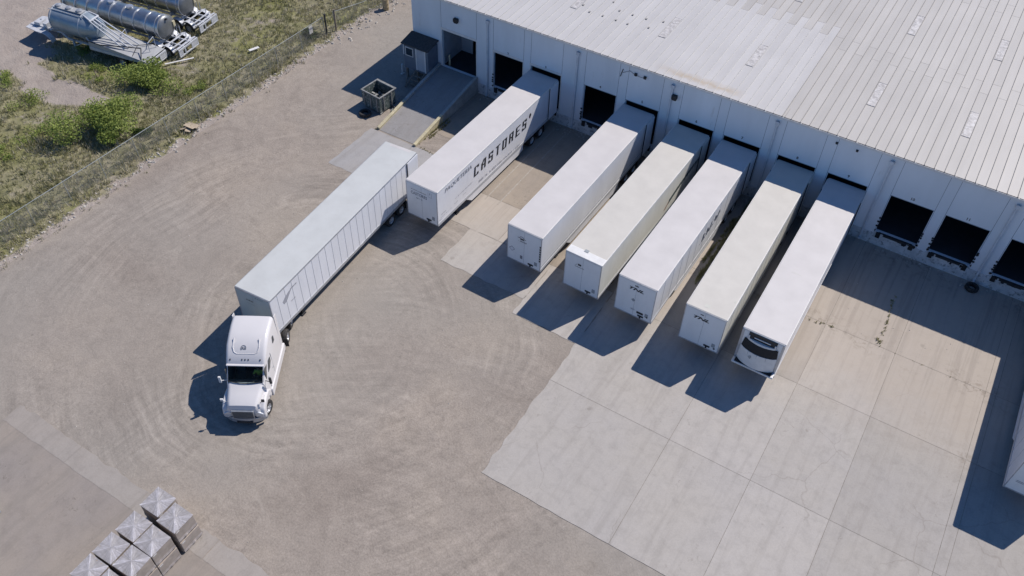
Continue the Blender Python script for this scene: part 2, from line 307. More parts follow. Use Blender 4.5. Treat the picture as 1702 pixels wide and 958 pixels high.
# ---------------------------------------------------------------- mesh helper
class MB:
    def __init__(s): s.v=[]; s.f=[]; s.m=[]; s.t=[]
    def add(s,vs,fs,m=0,X=None,tint=.5):
        k=len(s.v)
        s.v+=[tuple(X@Vector(q)) if X else tuple(q) for q in vs]
        s.f+=[tuple(i+k for i in q) for q in fs]; s.m+=[m]*len(fs); s.t+=[tint]*len(fs); return s
    def box(s,x0,x1,y0,y1,z0,z1,m=0,X=None,tint=.5):
        v=[(x0,y0,z0),(x1,y0,z0),(x1,y1,z0),(x0,y1,z0),(x0,y0,z1),(x1,y0,z1),(x1,y1,z1),(x0,y1,z1)]
        return s.add(v,[(0,3,2,1),(4,5,6,7),(0,1,5,4),(1,2,6,5),(2,3,7,6),(3,0,4,7)],m,X,tint)
    def prism(s,poly,ax,lo,hi,m=0,X=None):
        # poly in the two other axes; ax 'x': (y,z) ; 'y': (x,z) ; 'z': (x,y)
        def P(a,b,c): return {'x':(c,a,b),'y':(a,c,b),'z':(a,b,c)}[ax]
        n=len(poly); v=[P(a,b,lo) for a,b in poly]+[P(a,b,hi) for a,b in poly]
        f=[tuple(range(n)),tuple(range(2*n-1,n-1,-1))]+[(i,i+n,(i+1)%n+n,(i+1)%n) for i in range(n)]
        return s.add(v,f,m,X)
    def tube(s,p0,p1,r,n=8,m=0,r1=None,caps=True):
        p0=Vector(p0); p1=Vector(p1); d=(p1-p0)
        if d.length<1e-6: return s
        q=d.to_track_quat('Z','Y'); r1=r if r1 is None else r1
        v=[p0+q@Vector((math.cos(a)*r,math.sin(a)*r,0)) for a in [2*math.pi*i/n for i in range(n)]]
        v+=[p1+q@Vector((math.cos(a)*r1,math.sin(a)*r1,0)) for a in [2*math.pi*i/n for i in range(n)]]
        f=[(i,(i+1)%n,(i+1)%n+n,i+n) for i in range(n)]
        if caps: f+=[tuple(range(n-1,-1,-1)),tuple(range(n,2*n))]
        return s.add(v,f,m)
    def path(s,pts,r,n=6,m=0):
        for a,b in zip(pts,pts[1:]): s.tube(a,b,r,n,m)
        return s
    def lathe(s,prof,p,axis,n=24,m=0):
        # prof list of (radius, along) ; axis dir from p
        q=Vector(axis).to_track_quat('Z','Y'); p=Vector(p); v=[]
        for r,h in prof:
            for i in range(n):
                a=2*math.pi*i/n; v.append(p+q@Vector((math.cos(a)*r,math.sin(a)*r,h)))
        f=[]
        for j in range(len(prof)-1):
            for i in range(n):
                f.append((j*n+i,j*n+(i+1)%n,(j+1)*n+(i+1)%n,(j+1)*n+i))
        return s.add(v,f,m)
    def build(s,name,mats,parent=None,smooth=False,bevel=0,tint=False,seg=2):
        me=bpy.data.meshes.new(name); me.from_pydata(s.v,[],s.f); 
        if not isinstance(mats,(list,tuple)): mats=[mats]
        for q in mats: me.materials.append(M[q] if isinstance(q,str) else q)
        me.polygons.foreach_set('material_index',s.m)
        if tint:
            a=me.attributes.new('tint','FLOAT','FACE'); a.data.foreach_set('value',s.t)
        me.update()
        if smooth:
            me.polygons.foreach_set('use_smooth',[True]*len(me.polygons))
            me.set_sharp_from_angle(angle=R(38))
        o=bpy.data.objects.new(name,me); col.objects.link(o)
        if parent: o.parent=parent
        if bevel:
            b=o.modifiers.new('bevel','BEVEL'); b.width=bevel; b.segments=seg; b.limit_method='ANGLE'; b.angle_limit=R(40)
            b.harden_normals=False
        return o
def tag(o,label=None,cat=None,group=None,kind=None):
    if label: o['label']=label
    if cat: o['category']=cat
    if group: o['group']=group
    if kind: o['kind']=kind
    return o
def empty(name,loc=(0,0,0),rz=0):
    o=bpy.data.objects.new(name,None); col.objects.link(o); o.location=loc; o.rotation_euler=(0,0,rz); o.empty_display_size=.3; return o
def copy_tree(o,parent=None):
    c=o.copy(); col.objects.link(c); c.parent=parent
    for ch in list(o.children): copy_tree(ch,c)
    return c
def text(name,s,size,mat,parent,loc,rot,shear=0,width=None,bold=0,space=1.0):
    cu=bpy.data.curves.new(name,'FONT'); cu.body=s; cu.size=size; cu.shear=shear; cu.offset=bold; cu.space_character=space
    cu.resolution_u=2; cu.extrude=.002
    o=bpy.data.objects.new(name,cu); col.objects.link(o); bpy.context.view_layer.update()
    me=bpy.data.meshes.new_from_object(o); col.objects.unlink(o); bpy.data.objects.remove(o)
    xs=[v.co.x for v in me.vertices]; w0=max(xs)-min(xs); k=(width/w0) if width else 1
    for v in me.vertices: v.co.x=(v.co.x-min(xs))*k
    me.materials.clear(); me.materials.append(M[mat])
    o=bpy.data.objects.new(name,me); col.objects.link(o); o.parent=parent; o.location=loc; o.rotation_euler=rot
    return o
SIDE=(R(90),0,R(90))     # text on a +x facing wall, reading towards +y
FRONT=(R(90),0,0)        # text on a -y facing wall, reading towards +x
rnd=random.Random(7)
# ---------------------------------------------------------------- ground
def sheet(name,x0,x1,y0,y1,z,mat):
    o=MB().add([(x0,y0,z),(x1,y0,z),(x1,y1,z),(x0,y1,z)],[(0,1,2,3)]).build(name,mat); tag(o,kind='structure'); return o
tag(MB().add([(-40.2,-300,0),(500,-300,0),(500,600,0),(-40.2,600,0)],[(0,1,2,3)]).build('ground',['gravel']),kind='structure')
# field, with undulation and a veg attribute
def inell(x,y,cx,cy,rx,ry,a=0):
    dx,dy=x-cx,y-cy; c,s=math.cos(a),math.sin(a); u=(dx*c+dy*s)/rx; v=(-dx*s+dy*c)/ry; return u*u+v*v
BARE=[(-69,-14,8.5,6,0.1),(-64.5,-18.5,6,3.6,.3),(-53.8,-19.4,3.6,1.5,.2),(-57.5,-18.8,2.3,1.2,0),(-50.6,-18.6,1.6,.9,0),(-76,-8,9,9,0)]
def veg(x,y):
    d=1.0
    for cx,cy,rx,ry,a in BARE:
        e=inell(x,y,cx,cy,rx,ry,a); d=min(d,max(0,min(1,(e-.75)*1.6)))
    d=min(d,max(0,min(1,(-40.4-x+1.0*noise.noise(Vector((x*.7,y*.7,3))))*1.1+.1)))
    d*=.72+.5*noise.noise(Vector((x*.22,y*.22,0)))+.35*noise.noise(Vector((x*.8,y*.8,5)))
    return max(0,min(1,d+.12 if d>.15 else d))
def fz(x,y):
    e=min(1,max(0,(-41-x)/3))
    return .004+e*(.13*noise.noise(Vector((x*.25,y*.25,9)))+.12*noise.noise(Vector((x*1.1,y*1.1,2)))+.12)
def field():
    xs=[-500,-300,-200,-140]+[-110+.4*i for i in range(175)]+[-40.2]
    ys=[-300,-150,-90,-60]+[-44+.4*i for i in range(185)]+[45,80,150,300,600]
    nx,ny=len(xs),len(ys); vs=[(x,y,fz(x,y) if x<-40.3 else .003) for y in ys for x in xs]
    fs=[(j*nx+i,j*nx+i+1,(j+1)*nx+i+1,(j+1)*nx+i) for j in range(ny-1) for i in range(nx-1)]
    me=bpy.data.meshes.new('field_ground'); me.from_pydata(vs,[],fs); me.materials.append(M['soil'])
    a=me.attributes.new('veg','FLOAT','POINT'); a.data.foreach_set('value',[veg(v[0],v[1]) for v in vs])
    me.polygons.foreach_set('use_smooth',[True]*len(fs))
    o=bpy.data.objects.new('field_ground',me); col.objects.link(o); tag(o,kind='structure')
field()
# grass tufts as uncountable ground cover
def tuft(mb,x,y,z,h,n,r,lean=.5):
    for _ in range(n):
        a=rnd.uniform(0,6.28); l=rnd.uniform(.2,1)*lean; q=rnd.uniform(0,r); hh=h*rnd.uniform(.5,1.1); w_=rnd.uniform(.012,.035)*(1+h)
        bx,by=x+math.cos(a)*q,y+math.sin(a)*q; b=rnd.uniform(0,6.28); dx,dy=math.cos(b)*w_,math.sin(b)*w_
        tx,ty=bx+math.cos(a)*l*hh,by+math.sin(a)*l*hh
        mb.add([(bx-dx,by-dy,z-.02),(bx+dx,by+dy,z-.02),(tx,ty,z+hh)],[(0,1,2)],0,None,rnd.random())
def grassfield():
    mb=MB(); md=MB()
    for _ in range(26000):
        x=-41-abs(rnd.gauss(0,1))*17; y=rnd.uniform(-42,26)
        if x<-85: continue
        d=veg(x,y)
        if rnd.random()>d*.95: continue
        near=x>-43.5
        t=noise.noise(Vector((x*.15,y*.15,20)))
        (md if rnd.random()<(.55 if near else .30+.5*t) else mb)  # choose
        tgt=md if rnd.random()<(.55 if near else .30+.5*t) else mb
        cl=noise.noise(Vector((x*.5,y*.5,31))); tuft(tgt,x,y,fz(x,y),rnd.uniform(.16,.42)*(1.15 if near else 1)*(1+1.1*max(0,cl)),7,.2)
    for _ in range(700):   # along the fence foot, spilling over the gravel
        y=rnd.uniform(-40,14); x=-40.9+rnd.gauss(0,.45)
        if noise.noise(Vector((y*.6,1,1)))<-.1: continue
        tuft(md if rnd.random()<.7 else mb,x,y,.0,rnd.uniform(.1,.3),8,.2)
    tag(mb.build('green_grass','grass',tint=True),'olive green tufted grass covering the field beyond the chain link fence','grass',kind='stuff')
    tag(md.build('dry_grass','dry',tint=True),'straw coloured dry weeds thickest along the foot of the chain link fence','dry weeds',kind='stuff')
grassfield()
# ---------------------------------------------------------------- concrete slabs
def slabs(name,mat,panels,z,gap=.03,jit=None):
    mb=MB(); r2=random.Random(hash(name)%1000 if False else 5)
    for (x0,x1,y0,y1) in panels:
        X0,X1,Y0,Y1=x0+gap/2,x1-gap/2,y0+gap/2,y1-gap/2
        pts=[]
        def side(ax,ay,bx,by,rough):
            n=max(1,int(math.hypot(bx-ax,by-ay)/.25)) if rough else 1
            L=math.hypot(bx-ax,by-ay); nx_,ny_=(by-ay)/L,-(bx-ax)/L
            for i in range(n):
                k=i/n; d=(noise.noise(Vector((ax+(bx-ax)*k,ay+(by-ay)*k,7))*1.4)*.14*rough) if (rough and 0<i) else 0
                pts.append((ax+(bx-ax)*k+nx_*d,ay+(by-ay)*k+ny_*d))
        j=jit(x0,x1,y0,y1) if jit else (0,0,0,0)   # bottom,right,top,left roughness
        side(X0,Y0,X1,Y0,j[0]); side(X1,Y0,X1,Y1,j[1]); side(X1,Y1,X0,Y1,j[2]); side(X0,Y1,X0,Y0,j[3])
        mb.add([(a,b,z) for a,b in pts],[tuple(range(len(pts)))],0,None,r2.random())
    o=mb.build(name,mat,tint=True); tag(o,kind='structure'); return o
XE=[-4.75,3.22,8.15,12.65,18.15,18.75,24.2,30,36,42]
YE=[-30.6,-22.95,-15.0,-9.3,-.02]
P=[]
for i in range(len(XE)-1):
    for j in range(len(YE)-1): P.append((XE[i],XE[i+1],YE[j],YE[j+1]))
slabs('concrete_yard','conc',P,.02,.024,lambda a,b,c,d:(.25 if c<-30 else 0,0,0,1 if a<-4.7 else 0))
MB().add([(-4.7,-30.55,.012),(42,-30.55,.012),(42,-.02,.012),(-4.7,-.02,.012)],[(0,1,2,3)]).build('slab_joints','joint')['kind']='structure'
slabs('dock_apron','concb',[(-24.6,-20.3,-6.6,-.02),(-20.3,-12.4,-10.7,-.02),(-12.4,-4.78,-14.4,-.02)],.012,.03,lambda *a:(.6,0,0,.3))
slabs('dock_apron_front','conc',[(-19.0,-13.9,-14.4,-10.7),(-16.2,-9.5,-18.15,-14.4),(-13.9,-12.4,-14.4,-10.7),(-9.5,-4.78,-19.6,-14.4)],.016,.03,lambda *a:(.9,.4,0,.9))
slabs('ramp_apron','ramp',[(-29.4,-25.2,-14.2,-8.9),(-25.2,-21.5,-12.8,-8.9)],.010,.03,lambda *a:(.9,.5,0,.9))
slabs('drain_slab','concd',[(-29.75,-24.5,-42.5,-41.25),(-24.5,-19.2,-42.5,-41.25),(-19.2,-14.0,-42.5,-41.25),(-14.0,-6.0,-42.5,-41.25)],.022,.03,lambda a,*b:(.5,.2,1.6,.4))
slabs('lower_yard_slab','concl',[(-60,-9,-75,-42.45),(-9,4,-75,-42.5)],.014,.0)
pl=MB()
for x in (-17.05,-15.95): 
    pl.add([(x-.05,-11.2,.021),(x+.05,-11.2,.021),(x+.05,-.8,.021),(x-.05,-.8,.021)],[(0,1,2,3)])
o=pl.build('parking_lines','line'); tag(o,kind='structure')
# wide tar-ish crack lines and dark patches on the yard: weeds in joints
wj=MB(); 
def joint_weed(x0,y0,x1,y1,n,h=.12):
    for _ in range(n):
        k=rnd.random(); k=k if noise.noise(Vector((x0+k*9,y0+k*9,0)))>-.1 else rnd.random()
        tuft(wj,x0+(x1-x0)*k+rnd.gauss(0,.05),y0+(y1-y0)*k+rnd.gauss(0,.05),.02,h*rnd.uniform(.5,1.3),5,.06)
joint_weed(11.6,-8.9,11.3,-4.3,45,.16); joint_weed(7.0,-9.6,8.6,-9.3,16,.14); joint_weed(11.3,-8.6,11.7,-9.2,14,.2)
joint_weed(-25.1,-8.7,-24.9,-4.5,150,.2); joint_weed(-24.7,-7.5,-24.6,-4.3,70,.15)
joint_weed(-.5,-10.5,-.3,-.6,420,.38); joint_weed(-.9,-8.5,-.6,-3,120,.3); joint_weed(-28.9,-8.8,-28.9,-6.5,60,.15); joint_weed(-25.2,-8.8,-21.7,-9.0,20,.1)
joint_weed(12,-9.3,18,-9.3,14,.05)
tag(wj.build('joint_weeds','grass',tint=True),'thin green weeds growing from slab joints and beside the loading ramp','weeds',kind='stuff')
# ---------------------------------------------------------------- warehouse
BX0=-31.48; BX1=46.0; EZ=7.52; SL=.02
wh=empty('warehouse',(0,0,0)); tag(wh,'long white warehouse with pale ribbed metal roof and a row of truck docks','warehouse')
docks=[(-23.45,-20.72),(-19.97,-17.25),(-15.17,-12.45),(-11.62,-8.92),(-7.25,-4.52),(-3.71,-.95),(.41,3.13),(4.03,6.79),(8.41,11.24),(12.03,14.84),(16.2,18.95),(19.9,22.66),(24.2,26.95),(27.8,30.55),(32.0,34.75),(35.6,38.35)]
opens=[(-28.5,-25.15,1.36,4.76)]+[(a,b,1.2,4.41) for a,b in docks]
wl=MB(); x=BX0
for a,b,z0,z1 in opens:
    wl.box(x,a,0,.22,0,EZ); wl.box(a,b,0,.22,0,z0); wl.box(a,b,0,.22,z1,EZ); x=b
wl.box(x,BX1,0,.22,0,EZ)
wl.box(BX0,BX0+.22,.22,60,0,EZ); wl.box(BX1-.22,BX1,.22,60,0,EZ); wl.box(BX0,BX1,60,60.22,0,EZ+1)
wl.build('wall','wall',wh)
wb=MB(); x=BX0-.02
for a,b,z0,z1 in opens:
    wb.box(x,a-.0,-.035,-.002,0,1.0)
    if a>-25: wb.box(a,b,-.045,-.002,0,1.14)
    x=b
wb.box(x,BX1,-.035,-.002,0,1.0); wb.build('wall_base','wallbase',wh)
jl=MB()
for a,b,z0,z1 in opens:
    for xx in (a-.05,b+.05): jl.box(xx-.012,xx+.012,-.006,-.001,1.02,EZ-.05)
for a,b,z0,z1 in opens[1:]:
    jl.box(a-.04,b+.04,-.012,-.007,z1+.0,z1+.035)
jl.build('panel_joints','jointw',wh)
for i,(a,b,z0,z1) in enumerate(opens):
    if i<3: # visible steel trim round the first doors
        t_=MB(); t_.box(a-.12,a-.002,-.02,-.002,z0,z1+.22); t_.box(b+.002,b+.1,-.02,-.002,z0,z1+.22); t_.box(a,b,-.025,-.002,z1+.04,z1+.24); t_.build('door_trim','trimw',wh,bevel=.01)
# roof
pw=.6365; rb=MB(); NP=int((BX1-BX0+.4)/pw)+1; x=BX0-.12
def rz(y): return EZ+.07+SL*y
EDGE=-.07; k0=round((EDGE-x)/pw)
x=EDGE-k0*pw
ridge=62
def seg(x0,x1,y0,y1,m,tint,dz=0):
    rb.add([(x0,y0,rz(y0)+dz),(x1,y0,rz(y0)+dz),(x1,y1,rz(y1)+dz),(x0,y1,rz(y1)+dz)],[(0,1,2,3)],m,None,tint)
def lap(x0,x1,y,m): rb.add([(x0,y,rz(y)+.004),(x1,y,rz(y)+.004),(x1,y+.03,rz(y+.03)+.004),(x0,y+.03,rz(y+.03)+.004)],[(0,1,2,3)],m,None,0)
SK=[]
for i in range(NP):
    xx=x+i*pw; xb=xx+pw; d=i-k0
    coated=d<0
    top=13.15 if d%2 else 11.6
    if d<-14: top+= .0
    if coated: seg(xx,xb,-.14,top,0,rnd.random()); seg(xx,xb,top,ridge,1,rnd.random()); lap(xx,xb,top,3)
    else:
        y0=-.14; cuts=[10.2 if d%2 else 11.75, 22.4 if d%2 else 24.0, 34.5, ridge]
        for q in cuts:
            seg(xx,xb,y0,q,1,rnd.random()); 
            if q<ridge: lap(xx,xb,q,3)
            y0=q
    # rib: trapezoid strip on the right edge
    m=2 if coated else 3
    def rib(ya,yb,m):
        for (u0,u1) in ((-.022,.022),):
            za,zb=rz(ya),rz(yb)
            rb.add([(xb+u0,ya,za),(xb+u1,ya,za),(xb+u1*.6,ya,za+.055),(xb+u0*.6,ya,za+.055),(xb+u0,yb,zb),(xb+u1,yb,zb),(xb+u1*.6,yb,zb+.055),(xb+u0*.6,yb,zb+.055)],
                   [(0,1,2,3),(1,5,6,2),(3,2,6,7),(0,3,7,4)],m,None,.5)
    if coated and d!=-1: rib(-.14,top,2); rib(top,ridge,3)
    else: rib(-.14,ridge,3)
for i in range(3): # doubled seam at the coating's edge
    xx=EDGE+.12+i*.0
rb.box(EDGE+.16,EDGE+.2,-.14,ridge,EZ+.072,EZ+.09,3)
o=rb.build('roof',['roofcoat','roofbare','ribcoat','ribbare'],wh,tint=True)
for sx_ in (-26.5,-18.75,-11.37,-3.93,4.86,11.23,19.5,27.2):
    for sy in (4.4,15.2,26.0):
        i=round((sx_-EDGE)/pw-.5); cx=EDGE+(i+.5)*pw
        s_=MB(); s_.add([(cx-.27,sy,rz(sy)+.02),(cx+.27,sy,rz(sy)+.02),(cx+.27,sy+3.1,rz(sy+3.1)+.02),(cx-.27,sy+3.1,rz(sy+3.1)+.02)],[(0,1,2,3)])
        s_.box(cx-.28,cx+.28,sy-.04,sy,rz(sy),rz(sy)+.035); s_.box(cx-.28,cx+.28,sy+3.1,sy+3.14,rz(sy+3.1),rz(sy+3.1)+.035)
        s_.build('skylight','skyl',wh)
for (vx,vy) in ((-18.4,5.2),(-17.5,4.55),(-16.35,4.6),(-15.2,4.6),(-14.2,4.6),(-16.6,6.9),(-15.6,6.0),(-14.45,6.0),(-13.3,6.05),(-12.6,5.0),(-12.0,6.4)):
    MB().box(vx-.06,vx+.06,vy-.08,vy+.08,rz(vy),rz(vy)+.07).build('roof_vent','ribbare',wh)
# gutter + straps
gt=MB(); gt.box(BX0-.1,BX1+.1,-.15,-.001,EZ-.10,EZ-.06,1); gt.box(BX0-.1,BX1+.1,-.19,-.155,EZ-.12,EZ+.03,0)
xx=7.654-1.2725*31
while xx<BX1: gt.box(xx-.035,xx+.035,-.21,-.0,EZ+.032,EZ+.05,0); xx+=1.2725
gt.build('gutter',['trimw','black'],wh)
for dx in (-24.0,-15.9,-8.12,-.25,7.62,15.5,23.4,31.2):
    d_=MB(); d_.box(dx-.07,dx+.07,-.16,-.04,.35,EZ-.5); d_.box(dx-.14,dx+.14,-.19,-.04,EZ-.72,EZ-.45)
    d_.box(dx-.07,dx+.07,-.3,-.04,.2,.34); d_.build('downspout','downs',wh,bevel=.01)
def lampunit(x,z,nm='wall_lamp',s=1.0):
    l=MB(); l.box(x-.2*s,x+.2*s,-.28*s,-.002,z-.14*s,z+.16*s); l.prism([(x-.16*s,z-.26*s),(x+.16*s,z-.26*s),(x+.2*s,z-.14*s),(x-.2*s,z-.14*s)],'y',-.22*s,-.01)
    l.build(nm,'ink',wh,bevel=.03)
lampunit(-27.0,6.13); lampunit(-7.85,6.15); lampunit(-11.1,6.85,'flood_lamp',.55); lampunit(-10.35,6.85,'flood_lamp',.55)
lampunit(3.9,6.95,'flood_lamp',.4); lampunit(5.3,6.9,'flood_lamp',.4)
cb=MB(); cb.path([(-12.15,-.03,6.9),(-12.25,-.05,6.5),(-12.3,-.03,6.25)],.03); cb.path([(-12.15,-.03,6.6),(-11.6,-.03,6.95),(-11.1,-.05,6.75),(-10.35,-.05,6.75)],.012); cb.build('cable','ink',wh)
for i,(a,b) in enumerate(docks[:11]):
    n=str(i+2); 
    text('bay_number',n,.30,'ink',wh,((a+b)/2-.09*len(n),-.008,4.62),FRONT,bold=.006)
# dock interiors and levelers
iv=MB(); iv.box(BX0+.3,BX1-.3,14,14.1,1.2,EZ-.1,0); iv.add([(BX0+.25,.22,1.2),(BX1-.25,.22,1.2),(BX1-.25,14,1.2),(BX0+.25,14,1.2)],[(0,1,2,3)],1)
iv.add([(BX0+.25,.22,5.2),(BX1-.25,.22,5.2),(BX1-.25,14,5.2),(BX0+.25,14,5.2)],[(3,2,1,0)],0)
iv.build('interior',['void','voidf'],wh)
pt=MB(); pt.box(-30.5,-28.7,.25,3.1,1.2,5.1); pt.box(-28.7,-28.68,.6,2.2,1.22,4.9); pt.box(-29.6,-27.55,3.1,3.2,1.2,4.6); pt.build('interior_partition','inw',wh)
MB().tube((-28.2,.55,1.2),(-28.2,.55,2.25),.09,12).build('bollard','yellow',wh,smooth=True)
for i,(a,b) in enumerate(docks):
    if i in (11,13): pass
    d_=MB()
    for xx in (a+.12,b-.42): d_.box(xx,xx+.3,-.14,-.047,.72,1.18)
    d_.build('dock_bumper','black',wh,bevel=.02)
    if i in (0,2,8,9,10):
        lv=MB(); lv.box(a+.25,b-.25,-.05,.3,1.1,1.19,0); lv.box(a+.6,b-.6,-.16,-.05,1.02,1.17,0)
        for _ in range(9):
            q=rnd.uniform(a+.1,b-.1); lv.box(q,q+rnd.uniform(.08,.4),-.06,-.047,rnd.uniform(.75,1.0),rnd.uniform(1.02,1.15),0)
        lv.build('leveler_lip','steel',wh)
        sl_=MB()
        for s0,s1 in ((a-.1,a+.02),(b-.02,b+.1)):
            z=1.2
            while z<2.4 : sl_.box(s0+rnd.uniform(-.05,.03),s1+rnd.uniform(-.03,.05),-.05,-.003,z,z+.12); z+=rnd.uniform(.12,.4)
        sl_.build('torn_door_seal','black',wh)
# ---------------------------------------------------------------- ramp
rp=empty('loading_ramp',(-26.95,0,0)); tag(rp,'grey concrete drive-in ramp with low side curbs rising to the open warehouse door','ramp')
MB().prism([(-.04,0.0),(-8.65,0.0),(-8.75,.02),(-.04,1.35)][::-1],'x',-1.72,1.72).build('ramp_surface','ramp',rp)
# give it a readable joint
for s,(y1) in ((-1,-8.75),(1,-8.95)):
    x0,x1=(-1.98,-1.725) if s<0 else (1.725,1.98)
    c_=MB(); 
    def zz(y): return max(.12,1.35*(1+y/8.75))+.22
    ym=-5.15
    c_.prism([(-.05,0),(ym,0),(ym,zz(ym)),(-.05,zz(-.05))],'x',x0,x1); c_.build('curb_wall','concw',rp,bevel=.02)
    c_=MB(); c_.prism([(ym-.003,0),(y1,0),(y1,.2),(ym-.003,zz(ym))],'x',x0,x1); c_.build('painted_curb_end','yellow',rp,bevel=.03)
# ---------------------------------------------------------------- shed
sh=empty('guard_shed',(-30.2,-.85,0)); tag(sh,'small blue grey shed with dark shingle roof and white door beside the loading ramp','shed')
b_=MB(); b_.box(-1.25,1.25,-.65,.75,1.0,3.33); b_.build('wall','shedw',sh)
r_=MB(); r_.prism([(-.85,3.30),(.8,3.62),(.8,3.70),(-.85,3.38)],'x',-1.38,1.38); r_.build('roof','shedr',sh,bevel=.01)
w_=MB(); w_.box(-1.05,-.25,-.69,-.655,2.25,3.05); wf=w_.build('window_frame','trimw',sh); MB().box(-.98,-.32,-.70,-.69,2.32,2.98).build('pane','glassd',wf)
MB().box(.12,.9,-.685,-.655,1.2,3.15).build('door','inw',sh)
t_=MB(); t_.box(.0,.11,-.7,-.655,1.15,3.2); t_.box(.91,1.02,-.7,-.655,1.15,3.2); t_.box(-1.26,-1.18,-.7,-.652,2.25,3.2); t_.box(-1.3,1.3,-.71,-.655,3.2,3.28); t_.build('door_trim','trimw',sh)
t_=MB()
for xx in (-1.1,0,1.1):
    for yy in (-.5,.6): t_.box(xx-.08,xx+.08,yy-.08,yy+.08,0,1.15)
t_.build('support_posts','wood',sh)
st=MB(); st.tube((.0,-.75,1.15),(-.35,-1.9,.02),.055,6); st.tube((.95,-.75,1.15),(.6,-1.9,.02),.055,6); st.tube((-.35,-1.9,.02),(-.75,-.9,.75),.05,6)
for k in range(3): st.box(-.2-.08*k,.75-.08*k,-1.15-.25*k,-.98-.25*k,.8-.25*k,.84-.25*k)
st.build('broken_stair','wood',sh)
gp=MB(); gp.tube((-31.95,-1.25,0),(-31.95,-1.25,.95),.07,12); gp.box(-32.05,-31.85,-1.4,-1.1,0,.06); tag(gp.build('guard_post','trimw'),'short white post on the ground at the shed corner','post')
# ---------------------------------------------------------------- dumpster
dm=empty('dumpster',(-30.75,-6.05,0),R(-6)); tag(dm,'open dented dumpster with peeling grey green paint beside the ramp curb','dumpster')
s_=MB(); W2,D2,H2=1.0,.9,1.5
for (x0,x1,y0,y1) in ((-W2,W2,-D2,-D2+.05),(-W2,W2,D2-.05,D2),(-W2,-W2+.05,-D2+.05,D2-.05),(W2-.05,W2,-D2+.05,D2-.05)): s_.box(x0,x1,y0,y1,.15,H2)
s_.box(-W2+.05,W2-.05,-D2+.05,D2-.05,.15,.2)
s_.build('body','dump',dm)
s_=MB(); 
for (x0,x1,y0,y1) in ((-W2-.06,W2+.06,-D2-.06,-D2+.06),(-W2-.06,W2+.06,D2-.06,D2+.16),(-W2-.06,-W2+.06,-D2+.06,D2-.06),(W2-.06,W2+.06,-D2+.06,D2-.06)): s_.box(x0,x1,y0,y1,H2,H2+.1)
s_.build('rim','dumprim',dm,bevel=.02)
s_=MB()
for xx in (-.7,0,.7): s_.box(xx-.05,xx+.05,-D2-.07,-D2-.003,.2,H2-.02)
for yy in (-.45,.45): s_.box(W2+.003,W2+.07,yy-.05,yy+.05,.2,H2-.02); s_.box(-W2-.07,-W2-.003,yy-.05,yy+.05,.2,H2-.02)
s_.box(-.9,-.7,-.8,-.6,0,.15); s_.box(.7,.9,-.8,-.6,0,.15); s_.box(-.9,-.7,.6,.8,0,.15); s_.box(.7,.9,.6,.8,0,.15)
s_.build('stiffeners','dumprim',dm)
ct=MB()
for k in range(26):
    a=rnd.uniform(0,6.28); L=rnd.uniform(.3,.9); cx,cy=rnd.uniform(-.6,.6),rnd.uniform(-.5,.5); zq=rnd.uniform(.4,.8)
    ct.box(-L/2,L/2,-.08,.08,0,.04,0,Matrix.Translation((cx,cy,zq))@Matrix.Rotation(a,4,'Z')@Matrix.Rotation(rnd.uniform(-.7,.7),4,'Y'))
o=ct.build('rubbish','dumprim'); o.location=(-30.75,-6.05,0); tag(o,'loose pale rubbish lying inside the open dumpster','rubbish',kind='stuff')
dd=MB()
for k in range(26):
    a=rnd.uniform(0,6.28); L=rnd.uniform(.3,1.2); cx,cy=-29.45+rnd.gauss(0,.22),-5.2+rnd.gauss(0,.55); z=rnd.uniform(.05,.45)
    dd.tube((cx-math.cos(a)*L/2,cy-math.sin(a)*L/2,z*.6),(cx+math.cos(a)*L/2,cy+math.sin(a)*L/2,z),rnd.uniform(.02,.06),5)
tag(dd.build('scrap_pile','dumprim'),'tangle of pale scrap boards and pipes between dumpster and ramp curb','scrap',kind='stuff')
def tyre_prof(r,w): return [(r*.58,-w/2),(r*.93,-w/2),(r,-w*.3),(r,w*.3),(r*.93,w/2),(r*.58,w/2),(r*.58,-w/2)]
ty=MB(); ty.lathe(tyre_prof(.5,.28),(-30.9,-7.75,.14),(0,0,1),28); tag(ty.build('old_tyre','tyre',smooth=True),'worn black truck tyre lying flat in the shade beside the dumpster','tyre')
# ---------------------------------------------------------------- wheels
def wheel(parent,x,y,r=.5,w=.28,side=1,name='wheel',rim='alu',steer=0,dual=False):
    o=empty(name,(x,y,r),steer); o.parent=parent
    t_=MB(); t_.lathe(tyre_prof(r,w),(0,0,0),(1,0,0),24)
    if dual: t_.lathe(tyre_prof(r,w),(-side*(w+.04),0,0),(1,0,0),24)
    a=t_.build('tyre','tyre',o,smooth=True)
    m=MB(); s=side; w2=w/2
    m.lathe([(r*.58,-w2*.9),(r*.58,w2*.9),(r*.52,w2*.95),(r*.46,w2*.3),(r*.2,w2*.15),(r*.18,w2*.9),(r*.1,w2*1.1),(0.001,w2*1.1)],(0,0,0),(s,0,0),20)
    m.build('rim',rim,o,smooth=True); return o
